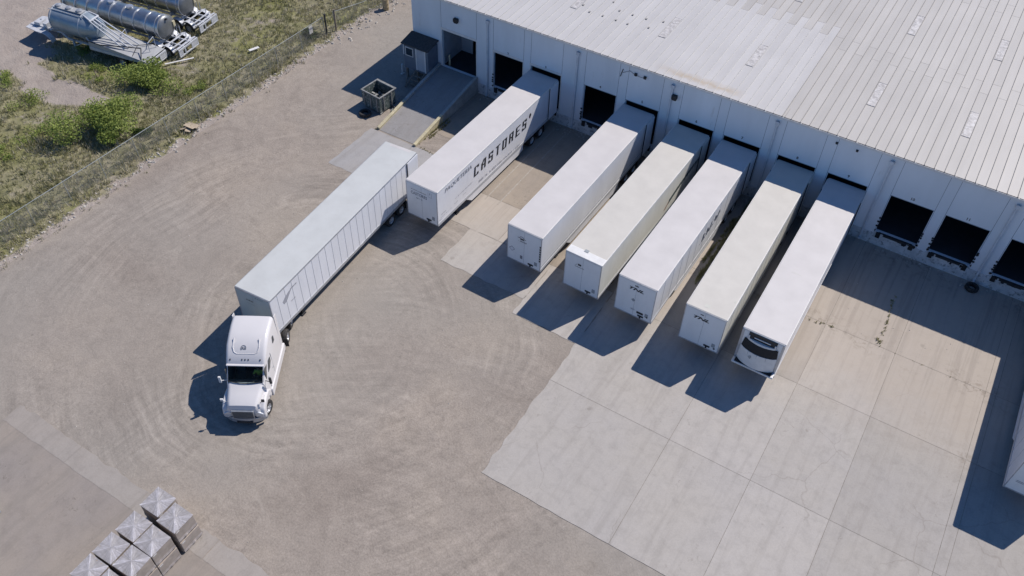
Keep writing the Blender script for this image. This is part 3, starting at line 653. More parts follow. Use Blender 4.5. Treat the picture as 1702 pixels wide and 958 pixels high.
# ---------------------------------------------------------------- trailers
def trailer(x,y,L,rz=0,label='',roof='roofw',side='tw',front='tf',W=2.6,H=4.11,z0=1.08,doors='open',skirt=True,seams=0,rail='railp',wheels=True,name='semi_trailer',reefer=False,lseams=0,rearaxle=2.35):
    """origin: left front corner on the ground -> local x 0..W, y 0..L"""
    T_=empty(name,(x,y,0),rz); tag(T_,label,'trailer','white box trailers of the freight yard')
    b=MB(); b.box(0,W,0,L,z0,H-.05); body=b.build('body',side,T_,bevel=.05,seg=3)
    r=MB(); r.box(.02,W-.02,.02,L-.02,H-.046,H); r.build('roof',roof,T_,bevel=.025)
    e=MB() # top rails and roof edge strips
    e.box(-.012,.03,.05,L-.05,H-.12,H-.03); e.box(W-.03,W+.012,.05,L-.05,H-.12,H-.03); e.box(.05,W-.05,-.012,.03,H-.12,H-.03); e.build('top_rail','trimw' if roof!='roofg' else 'alud',T_)
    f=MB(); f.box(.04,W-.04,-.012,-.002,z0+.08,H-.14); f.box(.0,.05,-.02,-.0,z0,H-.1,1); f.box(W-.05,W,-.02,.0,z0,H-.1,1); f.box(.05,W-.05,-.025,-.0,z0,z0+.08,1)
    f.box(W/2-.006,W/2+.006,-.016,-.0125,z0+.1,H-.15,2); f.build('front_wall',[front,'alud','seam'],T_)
    br=MB(); br.box(W-.01,W+.02,.0,L,z0-.02,z0+.2); br.box(-.02,.01,.0,L,z0-.02,z0+.2); br.build('bottom_rail',rail,T_)
    if seams:
        s=MB(); n=int(L/seams)
        for i in range(1,n):
            yy=i*L/n
            s.box(W+.001,W+.010,yy-.011,yy+.011,z0+.2,H-.14); 
            s.box(-.012,-.001,yy-.014,yy+.014,z0+.2,H-.14)
        s.build('side_seams','seaml',T_)
    # underframe
    u=MB(); u.box(W/2-.55,W/2-.45,.3,L-.3,z0-.22,z0-.02); u.box(W/2+.45,W/2+.55,.3,L-.3,z0-.22,z0-.02)
    yy=1.0
    while yy<L-.5: u.box(.1,W-.1,yy-.04,yy+.04,z0-.13,z0-.021); yy+=.6
    u.box(W/2-.6,W/2+.6,L-5,L-.8,z0-.34,z0-.221); u.build('underframe','steel',T_)
    for s in (.45,W-.45):
        g_=MB(); g_.box(s-.07,s+.07,2.75,2.9,.12,z0-.02); g_.box(s-.16,s+.16,2.65,3.0,.02,.1); g_.tube((s,2.9,.5),(s,3.5,z0-.1),.03,6); g_.build('landing_leg','steel',T_)
    if wheels:
        for yy in (L-rearaxle,L-rearaxle-1.28):
            wheel(T_,W-.17,yy,.49,.27,1,dual=True); wheel(T_,.17,yy,.49,.27,-1,dual=True)
            MB().tube((.3,yy,.49),(W-.3,yy,.49),.07,8).build('axle','steel',T_)
    rb_=MB(); rb_.box(.4,W-.4,L-.12,L-.02,.5,.6); rb_.box(.5,.6,L-.12,L-.04,.6,z0-.02); rb_.box(W-.6,W-.5,L-.12,L-.04,.6,z0-.02); rb_.build('rear_bumper','steel',T_)
    if skirt:
        for s0,s1 in ((W-.06,W-.03),(.03,.06)):
            MB().prism([(3.4,z0-.021),(4.2,.42),(L-5.7,.36),(L-5.0,.5),(L-5.0,z0-.021)],'x',s0,s1).build('side_skirt','tw',T_)
    dw=1.22
    for sx,(a0,a1) in (('l',(-.075,-.035)),('r',(W+.035,W+.075))):
        d=MB()
        if doors=='open': d.box(a0,a1,L-dw-.12,L-.04,z0+.06,H-.1,0); d.box(min(a0,a1)+.0 if sx=='l' else a0,a1,L-dw-.17,L-dw-.125,z0+.06,H-.1,1)
        else:
            c0,c1=(.04,W/2-.005) if sx=='l' else (W/2+.005,W-.04); d.box(c0,c1,L+.002,L+.04,z0+.06,H-.1,0)
        d.build('rear_door',[side,'black'],T_,bevel=.012)
    mf=MB(); mf.box(.05,.55,L-rearaxle+.62,L-rearaxle+.64,.15,z0-.03); mf.box(W-.55,W-.05,L-rearaxle+.62,L-rearaxle+.64,.15,z0-.03); mf.build('mud_flaps','black',T_)
    if not reefer:
        k=MB(); k.box(W-.95,W-.55,-.05,-.021,z0+.22,z0+.34); k.box(W-.82,W-.72,-.07,-.021,z0+.1,z0+.22); k.build('air_couplings','ink',T_)
        k=MB(); k.box(W-.48,W-.26,-.03,-.013,z0+.38,z0+.68); k.build('document_box','placard',T_)
    return T_
Zf=4.11
# T1 with the large lettering
T1=trailer(-20.14,-16.36,16.28,R(0),'white box trailer with large black lettering on its side, docked right of the ramp',skirt=True)
T1.rotation_euler.z=R(-.5)
LET={'C':[(1,6,0,6),(0,6,0,0),(0,0,1,0),(1,6,1,5),(1,0,1,1)],
'A':[(0,0,0,4),(0,4,.6,6),(.6,6,1,6),(1,6,1,0),(0,2.6,1,2.6)],
'S':[(1,5,1,6),(1,6,0,6),(0,6,0,3.2),(0,3.2,1,3.2),(1,3.2,1,0),(1,0,0,0),(0,0,0,1)],
'T':[(0,6,1,6),(.5,6,.5,0)],
'O':[(0,0,0,6),(0,6,1,6),(1,6,1,0),(1,0,0,0)],
'R':[(0,0,0,6),(0,6,1,6),(1,6,1,3),(0,3,1,3),(.9,3,1,0)],
'E':[(1,6,0,6),(0,6,0,0),(0,0,1,0),(0,3,.8,3)]}
def biglet(mb,ch,u,v,w,h,tv,th,sh,place):
    for (a,b,c,d) in LET[ch]:
        x0,z0,x1,z1=u+a*w+sh*b/6*h,v+b/6*h,u+c*w+sh*d/6*h,v+d/6*h
        if abs(d-b)<.01: q=[(min(x0,x1)-tv/2,z0-th/2),(max(x0,x1)+tv/2,z0-th/2),(max(x0,x1)+tv/2+sh*th,z0+th/2),(min(x0,x1)-tv/2+sh*th,z0+th/2)]
        else:
            if z1<z0: x0,z0,x1,z1=x1,z1,x0,z0
            q=[(x0-tv/2,z0-th/2),(x0+tv/2,z0-th/2),(x1+tv/2,z1+th/2),(x1-tv/2,z1+th/2)]
        mb.add([place(a_,b_) for a_,b_ in q],[(0,1,2,3)])
bl=MB(); 
OFF=[0]
def pl1(a,b):
    OFF[0]+=1; return (2.6+.014+.0002*(OFF[0]//4%7),a,b)
for i,ch in enumerate('CASTORES'): biglet(bl,ch,16.36-11.84+i*.932,2.47,.40,.74,.20,.105,.12,pl1)
bl.build('castores_lettering','ink',T1)
text('paqueteria_lettering','PAQUETERIA',.46,'ink2',T1,(2.616,16.36-15.45,3.46),SIDE,shear=.25,width=3.25,space=1.05)
def dashes(parent,u0,u1,z,h,face,W=2.6,mat='ink2',seed=1,slope=0,name='fine_print',fill=.72):
    r=random.Random(seed); mb=MB(); u=u0
    while u<u1:
        w_=r.uniform(.03,.09)*h/.16
        if r.random()<fill:
            hh=h*r.choice((1,1,.75)); zc=z+(u-u0)*slope
            if r.random()<.5: hh2=(zc,zc+hh)
            else: hh2=(zc+hh*.0,zc+hh)
            if face=='x': mb.add([(W+.0145,u,hh2[0]),(W+.0145,u+w_*.5,hh2[0]),(W+.0145,u+w_*.5,hh2[1]),(W+.0145,u,hh2[1])],[(0,1,2,3)])
            else: mb.add([(u,-.0185,hh2[0]),(u+w_*.5,-.0185,hh2[0]),(u+w_*.5,-.0185,hh2[1]),(u,-.0185,hh2[1])],[(0,1,2,3)])
        u+=w_
    return mb.build(name,mat,parent)
dashes(T1,2.05,4.3,2.1,.07,'x',seed=2); dashes(T1,5.05,10.6,1.52,.2,'x',seed=3,slope=-.04,mat='inkf',fill=.85); dashes(T1,1.9,2.4,1.7,.06,'x',seed=5); dashes(T1,3.0,3.4,1.75,.06,'x',seed=6)
dashes(T1,.28,1.6,1.62,.05,'x',seed=15,fill=.5); dashes(T1,.35,.95,1.85,.07,'x',seed=16); dashes(T1,.15,.5,1.45,.07,'x',seed=17)
em=MB(); em.prism([(11.95,3.12),(12.1,3.0),(12.25,3.2),(12.2,3.4),(12.0,3.38)],'x',2.602,2.616); em.build('emblem','ink',T1); em=MB(); em.prism([(12.02,3.02),(12.16,2.98),(12.1,3.1)],'x',2.602,2.6175); em.build('emblem_dot','red',T1)
dashes(T1,.42,1.72,3.5,.06,'y',seed=4,fill=.95,mat='ink'); text('front_lettering','CASTORES',.36,'ink2',T1,(.4,-.019,3.1),FRONT,width=1.36,bold=.004); dashes(T1,.84,1.32,2.82,.11,'y',seed=9,mat='ink2',fill=.9)
fr=MB(); 
for q in ((1.86,1.875,3.42,3.82),(2.15,2.165,3.42,3.82),(1.875,2.15,3.42,3.435),(1.98,2.0,3.62,3.8),(2.0,2.06,3.74,3.8)): fr.box(q[0],q[1],-.02,-.0185,q[2],q[3])
fr.build('panel_outline','ink2',T1)
T2=trailer(-11.97,-16.29,16.22,R(.0),'white smooth sided trailer with an arched emblem and vertical number on its front',skirt=True)
T2.rotation_euler.z=R(-.85)
def emblem(T_,x,z,kind):
    m=MB()
    if kind=='arc':
        for k in range(10):
            a0=R(20+k*16); a1=R(36+k*16); r=.16
            m.tube((x+math.cos(a0)*r,-.02,z+math.sin(a0)*r*.8),(x+math.cos(a1)*r,-.02,z+math.sin(a1)*r*.8),.016,4)
        m.box(x-.32,x-.16,-.02,-.0185,z-.03,z+.0); m.box(x+.14,x+.32,-.02,-.0185,z-.03,z+.0); m.box(x-.12,x+.16,-.0202,-.0186,z-.14,z-.02)
    m.build('emblem','ink',T_); 
emblem(T2,1.1,3.35,'arc'); dashes(T2,.85,1.45,3.02,.1,'y',seed=21,mat='ink',fill=.95)
def diamond(T_,x,z,s=.2,fill='placard',outline=True):
    m=MB(); m.prism([(x,z-s),(x+s,z),(x,z+s),(x-s,z)],'y',-.022,-.0185); m.build('placard_frame','ink2',T_); 
    m=MB(); s*=.82; m.prism([(x,z-s),(x+s,z),(x,z+s),(x-s,z)],'y',-.024,-.0225); m.build('placard',fill,T_)
diamond(T2,.38,2.1,.22,'tw')
k=MB(); k.box(1.02,1.2,-.022,-.0185,1.5,1.8); k.build('decal','ink2',T2)
vt=MB()
for i in range(7): vt.box(2.46,2.56,-.024,-.0205,1.95+i*.21,2.1+i*.21)
vt.build('vertical_number','ink',T2)
bd=MB(); bd.box(2.6005,2.615,.1,16,2.0,2.05)
MB().box(2.6005,2.612,.05,14.9,z0:=1.46,1.5).build('side_rub_strip','seam',T2)
T3=trailer(-7.62,-16.36,16.22,0,'cream roofed trailer with a white front cap and small roof hatch',roof='roofc',side='tw2',skirt=True)
T3.rotation_euler.z=R(-1.25)
cp=MB(); cp.box(.0,2.6,-.03,.62,4.045,4.135); cp.build('front_cap','trimw',T3,bevel=.03)
cp=MB(); cp.box(1.02,1.32,.48,.72,4.14,4.16); cp.build('roof_hatch','placard',T3,bevel=.01)
m=MB(); m.box(.95,1.18,-.022,-.0185,3.28,3.42); m.prism([(.85,3.3),(.95,3.42),(.7,3.2)],'y',-.022,-.0185); m.build('emblem','ink',T3); dashes(T3,.75,1.4,3.1,.08,'y',seed=22,mat='ink',fill=.9)
gr=MB()
for k in range(16):
    a=10.0+k*.42; b=1.9+.11*k-.0045*k*k
    gr.prism([(a,b),(a+.5,b+.12+.02*k),(a+.62,b+.5),(a+.15,b+.38-.01*k)],'x',2.6005,2.612+.0003*k)
gr.build('dark_graphic','inkt',T3)
gg_=MB(); gg_.prism([(9.4,1.75),(10.3,2.3),(10.45,2.25),(9.7,1.7)],'x',2.6005,2.611); gg_.build('brown_graphic',simple('brown_graphic',(.30,.20,.14)),T3)
T4=trailer(-3.83,-16.43,16.36,0,'white roofed trailer with black front lettering and grey script along its side',seams=1.22,skirt=True)
T4.rotation_euler.z=R(-.6)
text('front_lettering','TNL',.3,'ink',T4,(.8,-.0195,3.36),FRONT,shear=.35,width=1.0,bold=.012)
diamond(T4,1.2,2.5,.14); dashes(T4,1.1,1.4,1.62,.14,'y',seed=31,mat='ink2'); k=MB(); k.box(1.15,1.4,-.022,-.0185,3.72,3.8); k.box(1.55,2.0,-.023,-.0185,1.5,1.68); k.tube((2.28,-.02,1.5),(2.28,-.05,1.5),.06,10); k.build('vents','ink',T4)
sc=MB()
for k in range(22):
    a=7.3+k*.13; sc.tube((2.612,a,2.45+.2*math.sin(k*1.9)+.03*k),(2.612,a+.13,2.75+.35*math.sin(k*1.3+1)+.01*k),.03,4)
sc.tube((2.612,7.0,2.4),(2.612,10.0,2.75),.02,4)
sc.build('side_script','ink2',T4)
T5=trailer(.65,-16.42,16.40,0,'cream roofed trailer with black front lettering, directly left of the refrigerated trailer',roof='roofc',side='tw2',seams=1.22)
T5.rotation_euler.z=R(.4)
text('front_lettering','TNL',.3,'ink',T5,(.62,-.0195,3.3),FRONT,shear=.35,width=1.0,bold=.012)
k=MB(); k.box(1.0,1.2,-.022,-.0185,3.72,3.78); k.tube((2.33,-.02,1.38),(2.33,-.05,1.38),.06,10); k.build('vents','ink',T5)
k=MB(); k.box(1.0,1.32,.35,.65,4.1105,4.116); k.box(2.4,2.5,1.6,1.8,4.1105,4.118); k.build('roof_patch','sticker',T5)
T6=trailer(4.22,-16.3,16.26,0,'white refrigerated trailer with a black grilled cooling unit on its nose',reefer=True,skirt=False,name='refrigerated_trailer')
def reefer(T_):
    W=2.6; n=12
    def arc(hw,bul,y0): return [(W/2-hw+2*hw*i/n, y0-bul*math.sin(math.pi*i/n)**.7) for i in range(n+1)]
    def loft(rings,mat,name,cap=True):
        mb=MB(); vs=[]; m_=len(rings[0][0])
        for ring,z in rings: vs+=[(a,b,z) for a,b in ring]
        fs=[(j*m_+i,j*m_+i+1,(j+1)*m_+i+1,(j+1)*m_+i) for j in range(len(rings)-1) for i in range(m_-1)]
        # closed back
        if cap:
            fs.append(tuple(range(m_-1,-1,-1))); k=(len(rings)-1)*m_; fs.append(tuple(k+i for i in range(m_)))
        mb.add(vs,fs); return mb.build(name,mat,T_,smooth=True)
    un=empty('cooling_unit',(0,0,0)); un.parent=T_
    def sub(o): o.parent=un; return o
    sub(loft([(arc(1.14,.40,-.06),1.57),(arc(1.12,.36,-.06),2.75)],'trimw','lower_cover'))
    sub(loft([(arc(1.10,.33,-.06),2.75),(arc(1.02,.22,-.05),3.42)],'black','grille'))
    sub(loft([(arc(.9,.24,-.05),3.44),(arc(.88,.2,-.05),3.56)],'trimw','fan_cowl'))
    m=MB(); m.box(.45,2.15,-.08,-.02,3.42,4.0); sub(m.build('upper_recess','ink',T_))
    m=MB(); m.tube((.5,-.1,3.55),(.5,-.1,3.8),.045,8); m.tube((2.1,-.1,3.55),(2.1,-.1,3.8),.045,8); m.box(.8,1.8,-.12,-.08,3.72,3.78); sub(m.build('fan_bracket','trimw',T_))
    m=MB(); m.box(.0,.14,-.04,-.02,1.3,4.0); m.box(W-.14,W,-.04,-.02,1.3,4.0); sub(m.build('side_panel','alud',T_))
    m=MB(); m.box(.0,W,-.45,-.02,1.36,1.5); sub(m.build('bottom_frame','trimw',T_,bevel=.04))
    m=MB(); m.box(.15,W-.15,-.40,-.06,1.502,1.565); sub(m.build('gap_shadow_strip','black',T_))
    m=MB(); 
    for xx in (.75,W/2,1.85): m.box(xx-.008,xx+.008,-.06-.36*math.sin(math.pi*(xx-.18)/2.24)**.7-.008,-.1,1.65,2.74)
    sub(m.build('cover_seams','seam',T_))
    m=MB(); yy=-.06-.36*math.sin(math.pi*(.97-.18)/2.24)**.7-.012; m.prism([(.97,2.2),(1.12,2.36),(.97,2.52),(.82,2.36)],'y',yy-.006,yy); sub(m.build('diamond_decal','placard',T_))
reefer(T6)
m=MB(); m.box(.9,1.5,5.9,5.94,4.1105,4.114); m.build('roof_scuff','sticker',T6)
T7=trailer(20.02,-16.55,16.4,0,'white trailer cut off at the right edge, green diamond placard on its nose',seams=1.22,skirt=True)
diamond(T7,.75,2.5,.2,simple('green_placard',(.2,.3,.3)))
m=MB(); m.box(.3,.7,-.022,-.0185,1.9,1.93); m.box(.3,.7,-.022,-.0185,2.0,2.03); m.build('decal','ink2',T7)
# the trailer on the tractor
a=R(3.8); rr=Vector((-23.9,-13.78))
TTx,TTy=-23.83+0,-13.73
ax=Vector((math.sin(a),-math.cos(a))); L0=16.25
T0=trailer(TTx+ax.x*L0,TTy+ax.y*L0,L0,a,'long grey white ribbed trailer hitched to the white sleeper tractor',roof='roofg',front='frontg',seams=.665,doors='open',skirt=False,rail='alud',lseams=1)
dashes(T0,.75,1.25,3.3,.12,'y',seed=41,mat='ink',fill=.95); dashes(T0,.75,1.35,3.05,.05,'y',seed=42,mat='ink2'); dashes(T0,1.5,2.1,3.78,.09,'y',seed=43,mat='ink')
sw=MB(); pts=[(1.0,3.05),(1.25,3.25),(1.6,3.42),(2.0,3.5),(1.7,3.2),(1.35,2.85),(1.1,2.8)]; sw.prism(pts,'x',2.6005,2.6035); sw.build('faded_swoosh','inkf',T0)
dashes(T0,1.85,2.5,3.45,.1,'x',seed=44,mat='ink2',fill=.9); dashes(T0,1.7,2.1,2.5,.09,'x',seed=45,mat='ink2')
m=MB(); m.box(.5,2.2,15.95,16.2,4.1105,4.113); m.build('roof_patch','roofw',T0)
# ---------------------------------------------------------------- tractor
def tractor():
    ang=R(31.2)
    T_=empty('truck_tractor',(-17.72,-35.32,0),ang); tag(T_,'white long nose sleeper tractor turning with its trailer across the gravel yard','truck')
    # local: x lateral (to the picture's right), y rearwards from the front bumper
    def sec(y,z0,z1,wb,wt,r,n=5):
        p=[(-wb,y,z0),(-wb,y,z0+(z1-z0)*.45)]
        for i in range(n+1):
            q=math.pi/2*i/n; p.append((-wt+r-r*math.cos(q),y,z1-r+r*math.sin(q)))
        for i in range(1,4): p.append(((-wt+r)+(2*(wt-r))*i/4,y,z1+.02*math.sin(math.pi*i/4)))
        for i in range(n+1):
            q=math.pi/2*(1-i/n); p.append((wt-r+r*math.cos(q),y,z1-r+r*math.sin(q)))
        p+=[(wb,y,z0+(z1-z0)*.45),(wb,y,z0)]; return p
    def loft(st,mat,name,skip=None,caps=(True,True)):
        rings=[sec(*s) for s in st]; k=len(rings[0]); vs=[q for r in rings for q in r]; fs=[]
        for j in range(len(rings)-1):
            for i in range(k-1):
                if skip and skip(j,i,k): continue
                fs.append((j*k+i,(j+1)*k+i,(j+1)*k+i+1,j*k+i+1))
        if caps[0]: fs.append(tuple(range(k)))
        if caps[1]: fs.append(tuple(range(len(rings)*k-1,(len(rings)-1)*k-1,-1)))
        return MB().add(vs,fs).build(name,mat,T_,smooth=True)
    # hood
    loft([(.14,.9,1.50,.92,.74,.16),(.24,.8,1.72,1.0,.84,.2),(.5,.75,1.84,1.06,.92,.24),(.9,.75,1.94,1.10,.98,.26),(1.3,.75,2.05,1.13,1.02,.24),(1.56,.75,2.14,1.15,1.05,.18)],'cab','hood')
    for s in (-1,1):
        f=MB(); prof=[(.18,.62),(.16,1.0),(.26,1.36),(.62,1.60),(1.1,1.66),(1.55,1.58),(1.88,1.25),(1.92,.7)]
        arch=[(1.62,.62),(1.54,.9),(1.30,1.08),(1.02,1.13),(.72,1.06),(.50,.85),(.44,.62)]
        f.prism(prof+arch,'x',min(s*.8,s*1.22),max(s*.8,s*1.22)); f.build('fender','cab',T_,bevel=.13,seg=4)
    # bumper
    b=MB(); n=10; pf=[(-1.2+2.4*i/n,-.0+.38*abs(-1+2*i/n)**2.6) for i in range(n+1)]; pb=[(x,y+.16) for x,y in pf][::-1]
    b.prism(pf+pb,'z',.36,.74); b.build('bumper','silver',T_,bevel=.03)
    b=MB(); b.box(-.45,.45,-.02,.02,.42,.56); b.build('bumper_intake','ink',T_)
    g_=MB(); g_.box(-.62,.62,.02,.12,.80,1.46,0); 
    for i in range(7): g_.box(-.58,.58,-.0,.018,.86+i*.085,.89+i*.085,1)
    g_.build('grille',['silver','steel'],T_,bevel=.02)
    for s in (-1,1):
        h=MB(); h.prism([(s*.68,.86),(s*1.1,.92),(s*1.12,1.12),(s*.86,1.28),(s*.7,1.22)],'y',.1,.3); h.build('headlight','lampg',T_,bevel=.03)
        m=MB(); m.tube((s*.95,.6,1.6),(s*1.14,.5,1.85),.02,6); m.prism([(s*1.06,1.8),(s*1.24,1.8),(s*1.24,1.98),(s*1.06,1.98)],'y',.46,.54); m.build('hood_mirror','trimw' if s<0 else 'ink',T_,bevel=.03)
        m=MB(); m.tube((s*1.08,1.75,2.1),(s*1.45,1.6,2.2),.025,6); m.box(min(s*1.36,s*1.5),max(s*1.36,s*1.5),1.56,1.66,2.05,2.55); m.build('side_mirror','trimw' if s<0 else 'ink',T_,bevel=.04)
    # cab shell with a windscreen opening
    st=[(1.5,.95,2.13,1.16,1.06,.12),(2.16,.9,2.86,1.19,1.09,.14),(2.22,.9,3.0,1.19,1.10,.14),(2.6,.9,3.32,1.2,1.13,.2),(3.1,.9,3.68,1.21,1.16,.22),(3.8,.9,3.86,1.21,1.16,.22),(4.4,.9,3.93,1.21,1.17,.22),(5.02,.9,3.93,1.21,1.17,.22)]
    k=2+6+3+6+2
    def skip(j,i,k): return j==0 and 6<=i<=k-8
    loft(st,'cab','cab_shell',skip)
    wn=MB(); vs=[]; m_=8
    for j in range(4):
        kk=j/3; y=1.48+.66*kk; z=2.16+.71*kk; hw=1.0+.02*kk
        for i in range(m_+1): u=-1+2*i/m_; vs.append((u*hw,y+.14*u*u-.02,z+.03))
    fs=[(j*(m_+1)+i,(j+1)*(m_+1)+i,(j+1)*(m_+1)+i+1,j*(m_+1)+i+1) for j in range(3) for i in range(m_)]
    w_=wn.add(vs,fs).build('windscreen','wind',T_,smooth=True)
    fr=MB(); ring=[vs[i] for i in range(m_+1)]+[vs[(j)*(m_+1)+m_] for j in range(1,4)]+[vs[3*(m_+1)+i] for i in range(m_-1,-1,-1)]+[vs[j*(m_+1)] for j in (2,1,0)]
    for p,q in zip(ring,ring[1:]): fr.tube(p,q,.028,6)
    fr.tube((-.55,1.5,2.22),(-.05,1.6,2.32),.012,5); fr.tube((.15,1.5,2.22),(.7,1.62,2.36),.012,5)
    fr.build('windscreen_seal','ink',T_)
    # interior
    it=MB(); it.box(-1.08,1.08,1.95,3.2,1.2,1.25); it.box(-1.0,1.0,3.2,3.25,1.25,2.9); it.box(-1.02,1.02,1.62,1.9,1.25,2.0); it.box(-1.13,-1.1,1.9,3.2,1.25,2.8); it.box(1.1,1.13,1.9,3.2,1.25,2.8)
    it.build('cab_interior','seatm',T_)
    for s in (-1,1):
        t_=MB(); t_.box(s*.55-.27,s*.55+.27,2.28,2.75,1.42,1.57); t_.box(s*.55-.25,s*.55+.25,2.7,2.82,1.5,2.35); t_.build('seat','seatm',T_,bevel=.04)
    sw_=MB(); 
    for i in range(12): sw_.tube((.55+.23*math.cos(i*.5236),1.98-.06*math.sin(i*.5236),2.05+.2*math.sin(i*.5236)),(.55+.23*math.cos((i+1)*.5236),1.98-.06*math.sin((i+1)*.5236),2.05+.2*math.sin((i+1)*.5236)),.018,5)
    sw_.build('steering_wheel','ink',T_)
    # roof fairing relief, visor, marker lights
    v=MB(); v.box(-1.06,1.06,2.08,2.24,2.93,3.0); v.build('sun_visor','cab',T_,bevel=.03)
    for xx in (-.85,-.18,0,.18,.85):
        l=MB(); l.tube((xx,2.36,3.13),(xx,2.42,3.2),.03,6); l.build('marker_light','ink',T_)
    q=MB(); 
    pth=[(-.72,3.5,3.85),(-.74,3.05,3.585),(-.66,2.84,3.42),(-.5,2.76,3.36),(.5,2.76,3.36),(.66,2.84,3.42),(.74,3.05,3.585),(.72,3.5,3.85)]
    q.path([(a_,b_-.1,c_+.0) for a_,b_,c_ in pth],.035,8); q.build('fairing_ridge','cab',T_,smooth=True)
    # round emblem on the fairing
    e=MB(); cx,cy,cz=-.12,2.9,3.56; ty_,tz=.78,.62
    for i in range(14):
        a0=R(40+i*20); a1=R(60+i*20); r=.17
        if i<9: e.tube((cx+math.cos(a0)*r,cy+math.sin(a0)*r*ty_,cz+math.sin(a0)*r*tz+.005),(cx+math.cos(a1)*r,cy+math.sin(a1)*r*ty_,cz+math.sin(a1)*r*tz+.005),.012,4)
    e.build('roof_emblem','ink2',T_)
    text('roof_lettering','RS',.2,'ink2',T_,(cx-.12,cy-.055,cz-.035),(R(38.5),0,0),bold=.01,width=.28)
    for s in (-1,1):
        x0,x1=(s*1.175,s*1.215)
        e=MB(); e.prism([(5.03,1.2),(5.38,1.2),(5.38,3.78),(5.03,3.9)],'x',min(x0,x1),max(x0,x1)); e.build('side_extender','cab',T_,bevel=.015)
        e=MB(); e.prism([(1.92,.42),(5.45,.42),(5.6,.55),(5.5,.98),(1.95,1.02)],'x',min(s*.95,s*1.27),max(s*.95,s*1.27)); e.build('side_fairing','cab',T_,bevel=.06,seg=3)
        e=MB(); e.prism([(2.3,2.2),(3.0,2.15),(3.0,2.75),(2.65,2.8)],'x',min(s*1.165,s*1.19),max(s*1.165,s*1.19)); e.build('side_window','glassd',T_)
        e=MB(); e.prism([(3.9,2.85),(4.2,2.8),(4.2,3.2),(4.05,3.25)],'x',min(s*1.2,s*1.225),max(s*1.2,s*1.225)); e.build('sleeper_window','glassd',T_)
        e=MB(); e.box(min(s*1.195,s*1.215),max(s*1.195,s*1.215),3.12,3.135,1.1,2.9); e.box(min(s*1.195,s*1.215),max(s*1.195,s*1.215),2.1,2.115,1.1,2.1); e.box(min(s*1.2,s*1.23),max(s*1.2,s*1.23),2.95,3.08,1.75,1.8); e.build('door_seam','seam',T_)
    # chassis
    c_=MB(); c_.box(-.45,-.36,.4,8.1,.62,.9); c_.box(.36,.45,.4,8.1,.62,.9)
    for yy in (5.4,6.2,7.0,7.9): c_.box(-.36,.36,yy,yy+.1,.65,.85)
    c_.box(-.4,.4,6.5,7.5,.9,1.02); c_.build('chassis','steel',T_)
    wheel(T_,1.02,1.02,.5,.3,1,steer=R(-14)); wheel(T_,-1.02,1.02,.5,.3,-1,steer=R(-14))
    for yy in (6.35,7.65):
        wheel(T_,1.12,yy,.5,.28,1,dual=True); wheel(T_,-1.12,yy,.5,.28,-1,dual=True)
        MB().tube((-1,yy,.5),(1,yy,.5),.09,8).build('axle','steel',T_)
    for s in (-1,1):
        e=MB(); e.box(s*1.12-.3,s*1.12+.3,5.75,5.78,.3,1.0); e.box(s*1.12-.3,s*1.12+.3,8.25,8.28,.2,1.0); e.build('mud_flap','black',T_)
    return T_,ang
TR,TA=tractor()
# driver: one continuous seated body
def driver():
    root=empty('person',TR.matrix_basis@Vector((.55,2.85,1.55)) if False else (0,0,0))
    base=Matrix.Translation((-17.72,-35.32,0))@Matrix.Rotation(TA,4,'Z')
    loc=base@Vector((.55,2.5,1.62)); root.location=loc; root.rotation_euler=(0,0,TA)
    tag(root,'driver in a yellow green vest seated at the wheel of the white tractor','person')
    J=[(0,0,.05,.15),(0,.02,.25,.16),(0,.03,.42,.17),(0,.02,.56,.07),(0,.0,.66,.085),(0,-.01,.76,.10),
       (.2,.0,.48,.07),(.27,-.2,.33,.05),(.16,-.45,.42,.04),(-.2,.0,.48,.07),(-.27,-.2,.33,.05),(-.16,-.45,.42,.04),
       (.11,-.22,.06,.085),(.12,-.46,.05,.065),(.12,-.5,-.28,.05),(-.11,-.22,.06,.085),(-.12,-.46,.05,.065),(-.12,-.5,-.28,.05)]
    E=[(0,1),(1,2),(2,3),(3,4),(4,5),(2,6),(6,7),(7,8),(2,9),(9,10),(10,11),(0,12),(12,13),(13,14),(0,15),(15,16),(16,17)]
    me=bpy.data.meshes.new('body'); me.from_pydata([j[:3] for j in J],E,[]); me.materials.append(M['skin']); me.materials.append(M['cloth'])
    o=bpy.data.objects.new('body',me); col.objects.link(o); o.parent=root
    sk=o.modifiers.new('skin','SKIN'); 
    for d,j in zip(me.skin_vertices[0].data,J): d.radius=(j[3],j[3])
    me.skin_vertices[0].data[0].use_root=True
    o.modifiers.new('sub','SUBSURF').levels=1; o.modifiers['sub'].render_levels=2
    v=MB(); v.lathe([(.17,0.02),(.185,.2),(.2,.38),(.17,.5),(.09,.55)],(0,.02,.0),(0,0,1),14); v.build('vest','vest',root,smooth=True)
    s=MB(); 
    for sx in (-1,1): s.tube((sx*.17,.0,.49),(sx*.28,-.2,.33),.075,8,0,.06)
    s.build('sleeves','vest',root,smooth=True)
    h=MB(); h.lathe([(.112,0),(.115,.04),(.09,.1),(.03,.13),(.001,.132)],(0,.01,.76),(0,0.1,1),12); h.build('cap','cloth',root,smooth=True)
driver()
